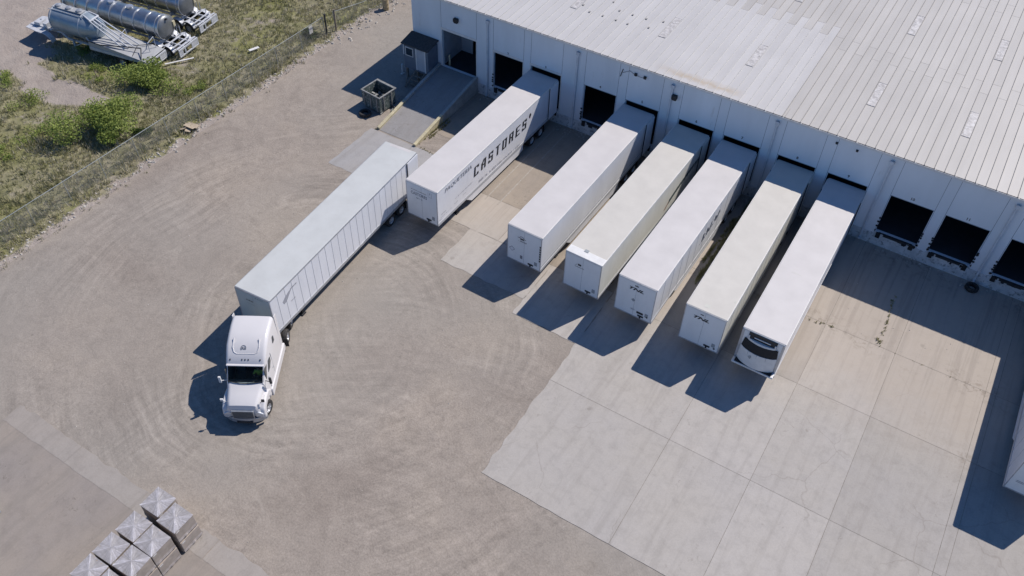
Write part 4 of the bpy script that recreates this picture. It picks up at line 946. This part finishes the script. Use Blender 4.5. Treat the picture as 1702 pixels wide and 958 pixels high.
# ---------------------------------------------------------------- wrapped bales
def bale(name,x,y,z,w,d,h,label,top=True):
    o=empty(name,(x,y,z),R(rnd.uniform(-1.5,1.5))); tag(o,label,'bale','wrapped bales stacked on the lower yard slab')
    b=MB(); b.box(-w/2,w/2,-d/2,d/2,.09,h-.02); b.build('bale_block','card',o,bevel=.025)
    p=MB()
    for yy in (-d/2+.06,0,d/2-.06): p.box(-w/2+.02,w/2-.02,yy-.05,yy+.05,.0,.088)
    p.build('pallet','wood',o)
    lb=MB()
    for yq in (-d/2+.18,): lb.box(w/2+.001,w/2+.006,yq-.1,yq+.1,h-.16,h-.08)
    lb.build('paper_label','trash',o)
    f=MB(); n=14   # loose plastic fringe round the foot
    for s in range(4):
        for i in range(n):
            u0,u1=-1+2*i/n,-1+2*(i+1)/n
            def pt(u,zz,out):
                A=(w/2+out,u*(d/2)) if s==0 else (-w/2-out,u*d/2) if s==1 else (u*w/2,d/2+out) if s==2 else (u*w/2,-d/2-out); return (A[0],A[1],zz)
            o0,o1=[.02+.05*abs(noise.noise(Vector((q*3+x*5+s,y*3,z)))) for q in (u0,u1)]
            f.add([pt(u0,.30,.006),pt(u1,.30,.006),pt(u1,.10+o1*.3,o1),pt(u0,.10+o0*.3,o0)],[(0,1,2,3)])
    f.build('plastic_skirt','skirtp',o)
    if top:
        t_=MB(); n=12; vs=[]
        for j in range(n+1):
            for i in range(n+1):
                u,v=-1+2*i/n,-1+2*j/n
                e=max(abs(u),abs(v)); ridge_=1-min(abs(abs(u)-abs(v))*5,1)
                zz=h-.015+.03*ridge_+.05*(1-e)+.022*noise.noise(Vector((u*5+x*3,v*5+y*3,z)))+.012*math.sin(math.atan2(v,u)*22+x*5)*e
                vs.append((u*(w/2+.01),v*(d/2+.01),zz))
        t_.add(vs,[(j*(n+1)+i,j*(n+1)+i+1,(j+1)*(n+1)+i+1,(j+1)*(n+1)+i) for j in range(n) for i in range(n)])
        t_.build('wrap_top','wrap',o,smooth=True)
    return o
rows=['first','second','third','fourth','fifth']
for ci,(cx,y0) in enumerate(((-16.98,-41.92),(-15.6,-42.15))):
    for r in range(4):
        yy=y0-r*1.37-(.22 if (ci==0 and r>0) else 0)+(.06*math.sin(r*3+ci)); xx=cx+(.0)
        side='left' if ci==0 else 'right'
        bale('wrapped_bale',xx,yy,1.06,1.26,1.22,1.02+rnd.uniform(-.07,.05),f'upper plastic topped bale, {rows[r]} from the far end of the {side} column')
        bale('wrapped_bale',xx+.02,yy,.03,1.28,1.24,1.01,f'lower brown bale, {rows[r]} from the far end of the {side} column, under another bale',top=False)
cr=empty('grey_crate',(-25.55,-47.1,0),R(5)); tag(cr,'dark grey crate corner cut off by the left edge of the photo','crate')
MB().box(-.9,.9,-.8,.8,.1,1.0).build('crate_body','placard',cr,bevel=.02); MB().box(-.95,.95,-.85,.85,1.0,1.06).build('lid',simple('grey_lid',(.09,.085,.08)),cr,bevel=.01)
MB().box(-.8,.8,-.7,.7,.0,.1).build('crate_skids','wood',cr)
# ---------------------------------------------------------------- fence
def fx(y): return -41.95+.55*(y+36)/36 if y<1 else -41.4+1.5*(y-1)/7.5
def fence(y0,y1,label,top=1.8,step=3.05,sag=0):
    F_=empty('chain_link_fence',(fx(y0),y0,0)); tag(F_,label,'fence')
    ox,oy=fx(y0),y0
    def P3(y,z,dx=0): return (fx(y)-ox+dx,y-oy,z)
    L=y1-y0; n=int(L/step)
    for i in range(n+1):
        y=y0+L*i/n; lean=rnd.uniform(-.04,.04)
        MB().tube(P3(y,-.1),P3(y,top+.03,lean-.12),.03,8).build('post','rail',F_,smooth=True)
    r_=MB()
    for i in range(n*2):
        ya,yb=y0+L*i/(2*n),y0+L*(i+1)/(2*n); sg=lambda y: top-sag*math.sin(math.pi*(y-y0)/L)
        r_.tube(P3(ya,sg(ya),-.1),P3(yb,sg(yb),-.1),.026,6)
    r_.build('top_rail','rail',F_)
    mb=MB(); sp=.085; k=int(L/sp); h=top-.04; m=int(h/sp)
    def lean(z): return -.08-.06*z/top*0
    for i in range(-m,k):
        for sgn in (1,-1):
            ya=y0+i*sp if sgn==1 else y0+(i+m)*sp; yb=ya+sgn*m*sp; za,zb=.04,.04+m*sp
            # clip to range
            if sgn==1:
                if ya<y0: za+=y0-ya; ya=y0
                if yb>y1: zb-=yb-y1; yb=y1
            else:
                if ya>y1: za+=ya-y1; ya=y1
                if yb<y0: zb-=y0-yb; yb=y0
            if zb-za<.05 : continue
            r=.0032
            A=Vector(P3(ya,za,-.07)); B=Vector(P3(yb,zb,-.11))
            d=(B-A).normalized(); s_=d.cross(Vector((1,0,0))).normalized()*r
            mb.add([A-s_,A+s_,B+s_,B-s_],[(0,1,2,3)])
    mb.build('chain_mesh','fence',F_)
fence(-40,-.2,'long straight chain link fence between the gravel yard and the grass field')
fence(1.2,8.2,'short sagging run of chain link fence beyond the gate posts',1.7,3.5,.35)
for (x,y,h,t_,lab) in ((-41.35,-.05,2.05,'steel','dark steel gate post nearest the long chain link fence'),(-41.15,1.0,2.1,'wood','rough timber gate post at the start of the short fence')):
    m=MB(); m.tube((0,0,0),(0,0,h),.08,8); m.tube((0,0,h-.03),(0,0,h+.05),.1,8); o=m.build('gate_post',t_); o.location=(x,y,0); tag(o,lab,'post')
m=MB(); m.box(-.025,.025,-.35,.35,.0,.0); m=MB(); m.box(-.02,.02,-.22,.22,-.35,.35); o=m.build('fence_sign','trash'); o.location=(-41.75,-1.6,1.15); tag(o,'small white board hung on the chain link fence near the gate posts','sign')
m=MB(); m.lathe([(.001,0),(.3,0),(.3,.3),(.31,.32),(.3,.34),(.3,.66),(.31,.68),(.3,.7),(.3,1.1),(.28,1.12),(.001,1.12)],(-39.75,6.6,0),(0,0,1),16); tag(m.build('drum',simple('tan_drum',(.38,.30,.18)),smooth=True),'tan upright drum beside dark bushes at the far end of the fence','drum')
# ---------------------------------------------------------------- shrubs
def shrub(name,x,y,r,h,n,label,cat='bush',mat='leaf',s=.1,lobes=7,seed=1,group=None):
    q=random.Random(seed); o=empty(name,(x,y,fz(x,y) if x<-41 else 0)); tag(o,label,cat,group)
    L=[(q.gauss(0,.45)*r,q.gauss(0,.45)*r,h*q.uniform(.3,.7),r*q.uniform(.3,.6),q.random()) for _ in range(lobes)]
    mb=MB()
    for _ in range(n):
        lx,ly,lz,lr,tn=q.choice(L); d=Vector((q.gauss(0,1),q.gauss(0,1),q.gauss(0,1))).normalized()*lr*(q.random()**.4)
        p=Vector((lx+d.x,ly+d.y,max(.03,min(h,lz+d.z*h/(2.0*r)*1.3))))
        u=Vector((q.gauss(0,1),q.gauss(0,1),q.gauss(0,1)+.5)).normalized(); v=u.orthogonal().normalized(); w_=u.cross(v); a_=s*q.uniform(.5,1.3)
        mb.add([p-v*a_,p+w_*a_*.5,p+v*a_,p-w_*a_*.5],[(0,1,2,3)],0,None,max(0,min(1,tn*.6+q.random()*.4)))
    mb.build('foliage',mat,o,tint=True)
    t_=MB()
    for lx,ly,lz,lr,_ in L: t_.tube((0,0,0),(lx,ly,lz),.035,5,0,.012)
    t_.build('stems','wood',o); return o
shrub('bush',-46.7,-20.9,2.5,2.5,11000,'feathery bright green bush casting a dark shadow, the larger one near the fence',seed=3,s=.09,lobes=12)
shrub('bush',-48.6,-14.2,2.5,1.7,9000,'rounded yellow green bush beside the rear of the hopper trailer',seed=5,s=.09,lobes=12)
shrub('bush',-40.9,10.8,2.2,2.4,2600,'dark leafy bush behind the tan drum at the far fence end',mat='leafd',seed=8,s=.14)
shrub('bush',-42.6,13.2,2.0,2.2,2200,'dark bush at the top edge, left of the tan drum',mat='leafd',seed=9,s=.14)
shrub('bush',-38.2,11.6,1.3,1.3,1300,'low dark bush at the top edge, closest to the warehouse corner',mat='leafd',seed=10,s=.12)
shrub('bush',-42.3,-1.2,.8,.9,700,'dark green bush growing through the fence near the gate posts',mat='leafd',seed=12,s=.1)
for i,(x,y,r,h,lab) in enumerate(((-58.2,-20.8,1.0,.5,'small grey green weed clump on the bare dirt at the left edge'),(-50.8,-24.3,1.6,.7,'low green bush beside the left edge below the dirt patch'),(-54.8,-21.3,1.4,.6,'olive weed clump between the two bare dirt patches'),(-53.3,-15.9,1.3,.4,'low green clump in front of the hopper trailer wheels'),(-44.6,-12.9,.9,.5,'small green bush between the round bush and the fence'),(-50.2,-27.6,1.2,.5,'low bush at the left edge nearest the fence'),(-56.7,-13.4,.9,.5,'green clump growing under the hopper trailer frame'),(-43.8,-19.5,.7,.45,'dark green tuft close behind the fence'))):
    shrub('low_bush',x,y,r,h,900,lab,'bush',seed=20+i,s=.07,lobes=6,mat='leaf' if i not in (7,) else 'leafd')
# ---------------------------------------------------------------- tank trailers
def rearframe(T_,y=0):
    m=MB(); m.box(y-.05,y+.05,-1.25,1.25,.95,1.1); m.box(y-.05,y+.05,-1.25,1.25,.4,.5)
    for yy in (-1.2,-.45,.45,1.2): m.box(y-.04,y+.04,yy-.06,yy+.06,.5,.95)
    m.box(y-.03,y+.03,-1.2,-.75,.55,.9); m.box(y-.03,y+.03,.5,1.2,.55,.9); m.box(y-.5,y-.4,-1.2,1.2,.9,1.02)
    m.build('rear_bumper_frame','tankw',T_,bevel=.01)
def twheels(T_,xs):
    for xx in xs:
        for s in (-1,1):
            wo=wheel(T_,xx,s*1.08,.5,.28,1); wo.rotation_euler.z=R(90*s); wo.location=(xx,s*1.08,.5)
        MB().tube((xx,-1,.5),(xx,1,.5),.08,8).build('axle','steel',T_)
def fender(T_,xc,s,r=.68):
    m=MB(); n=10
    for i in range(n):
        a0,a1=math.pi*(.08+.84*i/n),math.pi*(.08+.84*(i+1)/n)
        y0,y1=sorted((s*.85,s*1.28))
        P_=lambda a,rr:(xc+math.cos(a)*rr,.5+math.sin(a)*rr)
        (ax_,az_),(bx_,bz_),(cx_,cz_),(dx_,dz_)=P_(a0,r),P_(a1,r),P_(a1,r+.03),P_(a0,r+.03)
        m.prism([(ax_,az_),(bx_,bz_),(cx_,cz_),(dx_,dz_)],'y',y0,y1)
    m.build('mudguard','tankw',T_)
def tanker(x,y,rz,label):
    # local x points to the rear, origin at the rear bumper
    T_=empty('tanker_trailer',(x,y,0),rz); tag(T_,label,'tanker trailer','polished cylindrical tank trailers in the field')
    Rr=1.03; zc=2.2; x1=-2.0; x0=-13.0
    t_=MB(); t_.lathe([(.001,0),(.5,.05),(.85,.17),(Rr,.4),(Rr,11.0)],(x0,0,zc),(1,0,0),40); t_.build('tank','steelp',T_,smooth=True)
    t_=MB(); t_.lathe([(Rr,0),(.98,.08),(.8,.2),(.5,.29),(.001,.33)],(x1,0,zc),(1,0,0),40); t_.build('tank_end','tankend',T_,smooth=True)
    b=MB()
    for k in range(9):
        xx=x1-.08-k*1.28 if k else x1-.02
        b.lathe([(Rr+.001,-.05),(Rr+.055,-.04),(Rr+.055,.04),(Rr+.001,.05)],(xx,0,zc),(1,0,0),40)
    b.lathe([(Rr+.001,-.03),(Rr+.045,-.02),(Rr+.045,.02),(Rr+.001,.03)],(x1-.35,0,zc),(1,0,0),40)
    b.build('tank_rings','alu',T_,smooth=True)
    m=MB(); m.box(-12.5,-.05,-.5,-.4,.95,1.12); m.box(-12.5,-.05,.4,.5,.95,1.12)
    for xx in (-11.5,-9,-6,-3.5,-2.2): m.box(xx-.1,xx+.1,-.8,.8,1.0,1.3)
    m.build('frame','tankw',T_)
    m=MB(); m.tube((x1+.1,-1.05,1.2),(x1+.35,-1.1,.95),.04,6); m.tube((-.9,-.9,1.5),(-.9,.95,1.5),.035,6); m.tube((-.9,-.9,1.1),(-.9,-.9,1.5),.035,6); m.tube((-.9,.95,1.1),(-.9,.95,1.5),.035,6)
    m.box(-1.5,-1.35,-1.2,1.2,1.12,1.16); m.box(-.75,-.6,-1.2,1.2,1.12,1.16); m.box(-.25,-.1,-1.2,1.2,1.12,1.16); m.tube((-1.6,.75,1.2),(-1.6,.75,2.1),.03,6); m.tube((-1.4,.9,1.2),(-1.4,.9,2.0),.03,6); m.build('rear_platform','tankw',T_)
    h=MB(); h.tube((x1+.2,0,3.0),(x1+.38,0,3.05),.09,10); h.build('valve','ink',T_)
    h=MB(); h.box(x1+.2,x1+.35,.6,.85,2.0,2.5); h.build('yellow_decal','yellow',T_)
    for xx in (-7.5,-5.5): MB().lathe([(.001,0),(.3,0),(.3,.14),(.001,.16)],(xx,0,zc+Rr-.02),(0,0,1),16).build('manhole','alu',T_,smooth=True)
    m=MB(); m.box(-10,-9.85,-.75,-.6,.1,1.0); m.box(-10,-9.85,.6,.75,.1,1.0); m.box(-10.08,-9.77,-.85,-.5,0,.1); m.box(-10.08,-9.77,.5,.85,0,.1); m.build('landing_gear','steel',T_)
    rearframe(T_); twheels(T_,(-1.3,-2.6))
    for s in (-1,1): fender(T_,-1.3,s); fender(T_,-2.6,s)
    return T_
tanker(-49.05,-9.25,R(8),'polished steel cylindrical tanker trailer in the field, between the hopper trailer and the other tanker')
tanker(-50.55,-5.4,R(8),'polished cylindrical tanker trailer farthest right in the field, cut by the top edge')
def hopper(x,y,rz):
    T_=empty('hopper_trailer',(x,y,0),rz); tag(T_,'blue grey dry bulk hopper trailer with pipes sloping to a flat rear deck','hopper trailer')
    Rr=1.15; zc=2.55
    b=MB(); b.lathe([(.001,0),(.5,.06),(.9,.2),(Rr,.5),(Rr,3.6),(1.0,4.3),(.62,5.0),(.001,5.2)],(-10.2,0,zc),(1,0,-.03),36)
    b.build('barrel','tankg',T_,smooth=True)
    for xx in (-8.9,-7.0):
        c_=MB(); c_.lathe([(1.05,0),(.95,-.5),(.3,-1.35),(.15,-1.6)],(xx,0,2.4),(0,0,1),24); c_.build('discharge_cone','tankg',T_,smooth=True)
    w_=MB(); w_.box(-9.7,-6.6,-.32,.32,zc+Rr-.06,zc+Rr+.0); w_.build('top_walkway','deckg',T_)
    for xx in (-9.2,-8.1,-7.0):
        m=MB(); m.lathe([(.001,0),(.25,0),(.25,.12),(.1,.18),(.001,.18)],(xx,0,zc+Rr),(0,0,1),14); m.tube((xx-.2,-.25,zc+Rr+.1),(xx+.2,.25,zc+Rr+.14),.03,5); m.build('hatch','alud',T_,smooth=True)
    m=MB(); m.tube((-9.9,-.55,zc+Rr-.12),(-6.3,-.5,zc+Rr-.16),.03,6); m.lathe([(Rr+.001,-.04),(Rr+.05,-.03),(Rr+.05,.03),(Rr+.001,.04)],(-9.6,0,zc-.02),(1,0,-.03),32); m.lathe([(1.13,-.04),(1.17,-.03),(1.17,.03),(1.13,.04)],(-6.65,0,zc-.1),(1,0,-.03),32); m.build('bands','tankw',T_,smooth=True)
    # rear sloped deck
    d=MB(); d.prism([(-5.9,1.12),(-.1,1.12),(-.1,1.2),(-4.9,1.75),(-5.9,1.75)],'y',-1.2,1.2); d.build('rear_deck','deckg',T_,bevel=.02)
    d=MB(); 
    for s in (-1.21,1.21): d.prism([(-5.9,1.0),(-.1,1.0),(-.1,1.14),(-5.9,1.3)],'y',s-.03,s+.03)
    d.build('deck_rails','tankw',T_)
    p=MB()
    for yy in (-.7,-.35,.0,.45): p.tube((-5.6,yy*.8,3.35),(-2.2+.5*yy,yy,1.55),.06,8)
    p.tube((-5.6,-.6,3.35),(-5.6,.5,3.35),.09,8); p.tube((-6.6,.5,3.5),(-5.6,.5,3.35),.07,8); p.tube((-6.4,-.3,3.6),(-5.6,-.5,3.35),.07,8)
    p.build('delivery_pipes','tankw',T_,smooth=True)
    h=MB(); h.path([(-7.2,-1.25,1.9),(-4.5,-1.3,1.8),(-2.5,-.6,1.75),(-1.2,-.2,1.7),(-.6,-1.1,1.3)],.045); h.path([(-1.5,-1.1,1.35),(-1.9,.2,1.6),(-1.2,1.1,1.4)],.03); h.build('hose','ink',T_)
    r=MB()
    for xx in (-3.6,-.7): 
        r.tube((xx,1.0,1.3),(xx,1.0,2.3),.03,6); r.tube((xx,.2,1.3),(xx,.2,2.1),.03,6); r.tube((xx,.2,2.1),(xx,1.0,2.3),.03,6); r.tube((xx,1.0,2.3),(xx-.8,1.0,1.5),.03,6)
    r.build('ladder_frames','tankw',T_)
    # front gooseneck deck
    f=MB(); f.box(-12.9,-9.4,-.5,-.38,1.25,1.42); f.box(-12.9,-9.4,.38,.5,1.25,1.42); f.prism([(-13.0,-1.0),(-11.6,-1.25),(-11.0,-1.25),(-11.0,1.25),(-11.6,1.25),(-13.0,1.0)],'z',1.27,1.33)
    f.prism([(-9.6,1.25),(-9.0,.75),(-9.0,.9),(-9.4,1.42)],'y',-.5,-.38); f.prism([(-9.6,1.25),(-9.0,.75),(-9.0,.9),(-9.4,1.42)],'y',.38,.5); f.box(-9.0,-5.2,-.5,-.38,.75,.92); f.box(-9.0,-5.2,.38,.5,.75,.92)
    f.build('frame','tankw',T_)
    v=MB()
    for k in range(9):
        xx=-12.3+rnd.uniform(0,2.6); yy=rnd.uniform(-.8,.8); v.tube((xx,yy,1.35),(xx+rnd.uniform(-.2,.5),yy+rnd.uniform(-.5,.5),1.75),.09,8)
    v.box(-12.4,-11.8,-.5,.3,1.34,1.7); v.box(-11.3,-10.9,-.6,-.1,1.34,1.85); v.build('blower_and_valves','tankw',T_)
    for s in (-1,1):
        m=MB(); n=8
        for i in range(n):
            a0,a1=math.pi*(.05+.6*i/n),math.pi*(.05+.6*(i+1)/n); P_=lambda a,rr:(-11.0+math.cos(a)*rr,.45+math.sin(a)*rr)
            q=[P_(a0,.85),P_(a1,.85),P_(a1,.9),P_(a0,.9)]; y0,y1=sorted((s*.8,s*1.28)); m.prism(q,'y',y0,y1)
        m.build('front_mudguard','tankw',T_)
    m=MB()
    for s in (-.62,.62): m.box(-8.35,-8.2,s-.08,s+.08,.1,.95); m.box(-8.45,-8.1,s-.2,s+.2,0,.1)
    m.tube((-8.3,-.62,.4),(-6.9,-1.0,1.2),.04,6); m.tube((-6.0,-1.15,2.1),(-5.4,-1.15,1.0),.05,6); m.build('landing_gear','tankw',T_)
    rearframe(T_); twheels(T_,(-1.4,-2.7))
hopper(-49.75,-12.2,R(9.5))
# ---------------------------------------------------------------- litter and small things
def plank(x0,y0,x1,y1,wd,mat,name,label,cat,z=.05):
    dx,dy=x1-x0,y1-y0; L=math.hypot(dx,dy); o=MB().box(-L/2,L/2,-wd/2,wd/2,0,.06).build(name,mat,bevel=.008); o.location=((x0+x1)/2,(y0+y1)/2,z+(fz((x0+x1)/2,(y0+y1)/2) if x0<-41 else 0)); o.rotation_euler=(0,0,math.atan2(dy,dx)); tag(o,label,cat)
plank(-49.3,-11.9,-48.0,-9.8,.16,'trash','white_pipe','long white pipe lying in the grass behind the parked tank trailers','pipe',.25)
plank(-44.9,-6.3,-44.6,-5.4,.3,'trash','scrap_board','short pale board lying in the grass right of the white pipe','board',.2)
cb_=MB()
for k in range(6):
    a=rnd.uniform(0,3); cb_.box(-.5,.5,-.22,.22,.03*k,.03*k+.02,0,Matrix.Translation((rnd.gauss(0,.2),rnd.gauss(0,.2),.05))@Matrix.Rotation(a,4,'Z')@Matrix.Rotation(rnd.uniform(-.4,.4),4,'X'))
o=cb_.build('cardboard_scrap','woodt'); o.location=(-41.15,-17.0,.12); tag(o,'heap of broken tan cardboard lying at the foot of the fence','cardboard',kind='stuff')
lt=MB()
def rock(mb,x,y,s,z=0):
    v=[]; 
    for i in range(5):
        a=i*1.2566+rnd.uniform(-.3,.3); v.append((x+math.cos(a)*s*rnd.uniform(.6,1.2),y+math.sin(a)*s*rnd.uniform(.6,1.2),z))
    t_=[(x+(p[0]-x)*.55,y+(p[1]-y)*.55,z+s*rnd.uniform(.4,.9)) for p in v]
    mb.add(v+t_,[(5,6,7,8,9)]+[(i,(i+1)%5,(i+1)%5+5,i+5) for i in range(5)])
for _ in range(420): rock(lt,-40.75+rnd.gauss(0,.28),rnd.uniform(-36,9),rnd.uniform(.04,.14))
for _ in range(60): rock(lt,rnd.uniform(-40.6,-38.9),rnd.uniform(-1,9),rnd.uniform(.05,.2))
tag(lt.build('fence_rubble','stone'),'pale stones and broken rubble strewn along the fence foot','rubble',kind='stuff')
lt=MB()
for _ in range(230):
    x=rnd.choice((rnd.uniform(6.9,19),rnd.uniform(-17.2,-12.2),rnd.uniform(-24.3,-20.5),rnd.uniform(-1,1))); rock(lt,x,-.1-abs(rnd.gauss(0,.45)),rnd.uniform(.02,.09),.02)
for _ in range(60): rock(lt,rnd.uniform(8,18),-rnd.uniform(1,9),rnd.uniform(.015,.05),.02)
tag(lt.build('dock_rubble','stone'),'crumbled concrete and litter on the yard at the foot of the dock wall','rubble',kind='stuff')
lt=MB()
for _ in range(150): rock(lt,rnd.uniform(-40,-5),rnd.uniform(-45,-9),rnd.uniform(.015,.05),0)
tag(lt.build('yard_stones','stone'),'loose pale stones scattered over the packed gravel yard','stones',kind='stuff')
ty=MB(); ty.lathe(tyre_prof(.45,.26),(15.55,-.75,.15),(0,0,1),24); tag(ty.build('old_tyre','tyre',smooth=True),'black tyre lying against the wall base between docks eleven and twelve','tyre')

# ---------------------------------------------------------------- one mesh per separate piece
def split(o,gap=.3,most=30):
    me=o.data; n=len(me.vertices)
    if n>20000 or n<8: return
    par=list(range(n))
    def find(a):
        while par[a]!=a: par[a]=par[par[a]]; a=par[a]
        return a
    for e in me.edges:
        a,b=find(e.vertices[0]),find(e.vertices[1])
        if a!=b: par[a]=b
    comp={}
    for i in range(n): comp.setdefault(find(i),[]).append(i)
    if len(comp)<2 or len(comp)>400: return
    cs=[]
    for ids in comp.values():
        P=[me.vertices[i].co for i in ids]; cs.append([[min(p[k] for p in P) for k in range(3)],[max(p[k] for p in P) for k in range(3)],ids])
    m=len(cs); q=list(range(m))
    def f2(a):
        while q[a]!=a: a=q[a]
        return a
    for i in range(m):
        for j in range(i):
            d=max(max(cs[i][0][k]-cs[j][1][k],cs[j][0][k]-cs[i][1][k]) for k in range(3))
            if d<gap: 
                a,b=f2(i),f2(j)
                if a!=b: q[a]=b
    gr={}
    for i in range(m): gr.setdefault(f2(i),[]).extend(cs[i][2])
    if len(gr)<2 or len(gr)>most: return
    tv=None
    first=True
    for ids in gr.values():
        mp={v:k for k,v in enumerate(ids)}; fs=[p for p in me.polygons if p.vertices[0] in mp]
        nm=bpy.data.meshes.new(me.name); nm.from_pydata([tuple(me.vertices[i].co) for i in ids],[],[tuple(mp[v] for v in p.vertices) for p in fs])
        for mt in me.materials: nm.materials.append(mt)
        nm.polygons.foreach_set('material_index',[p.material_index for p in fs]); nm.polygons.foreach_set('use_smooth',[p.use_smooth for p in fs])
        if fs and fs[0].use_smooth: nm.set_sharp_from_angle(angle=R(38))
        if first: keep=nm; first=False
        else:
            c=o.copy(); c.data=nm; col.objects.link(c)
    o.data=keep
NO=('letter','fine_print','chain_mesh','foliage','roof','vertical_number','body_','stem','bay_number','front_wall','hair','wrap','logo','interior','panel_outline','decal')
for o in [o for o in bpy.data.objects if o.type=='MESH' and o.parent and 'kind' not in o and not o.children]:
    if any(o.name.startswith(k) or k in o.name for k in NO): continue
    if any(m_.type=='SKIN' for m_ in o.modifiers): continue
    if o.name.startswith('side_seams'):
        split(o,.8)
    else: split(o)
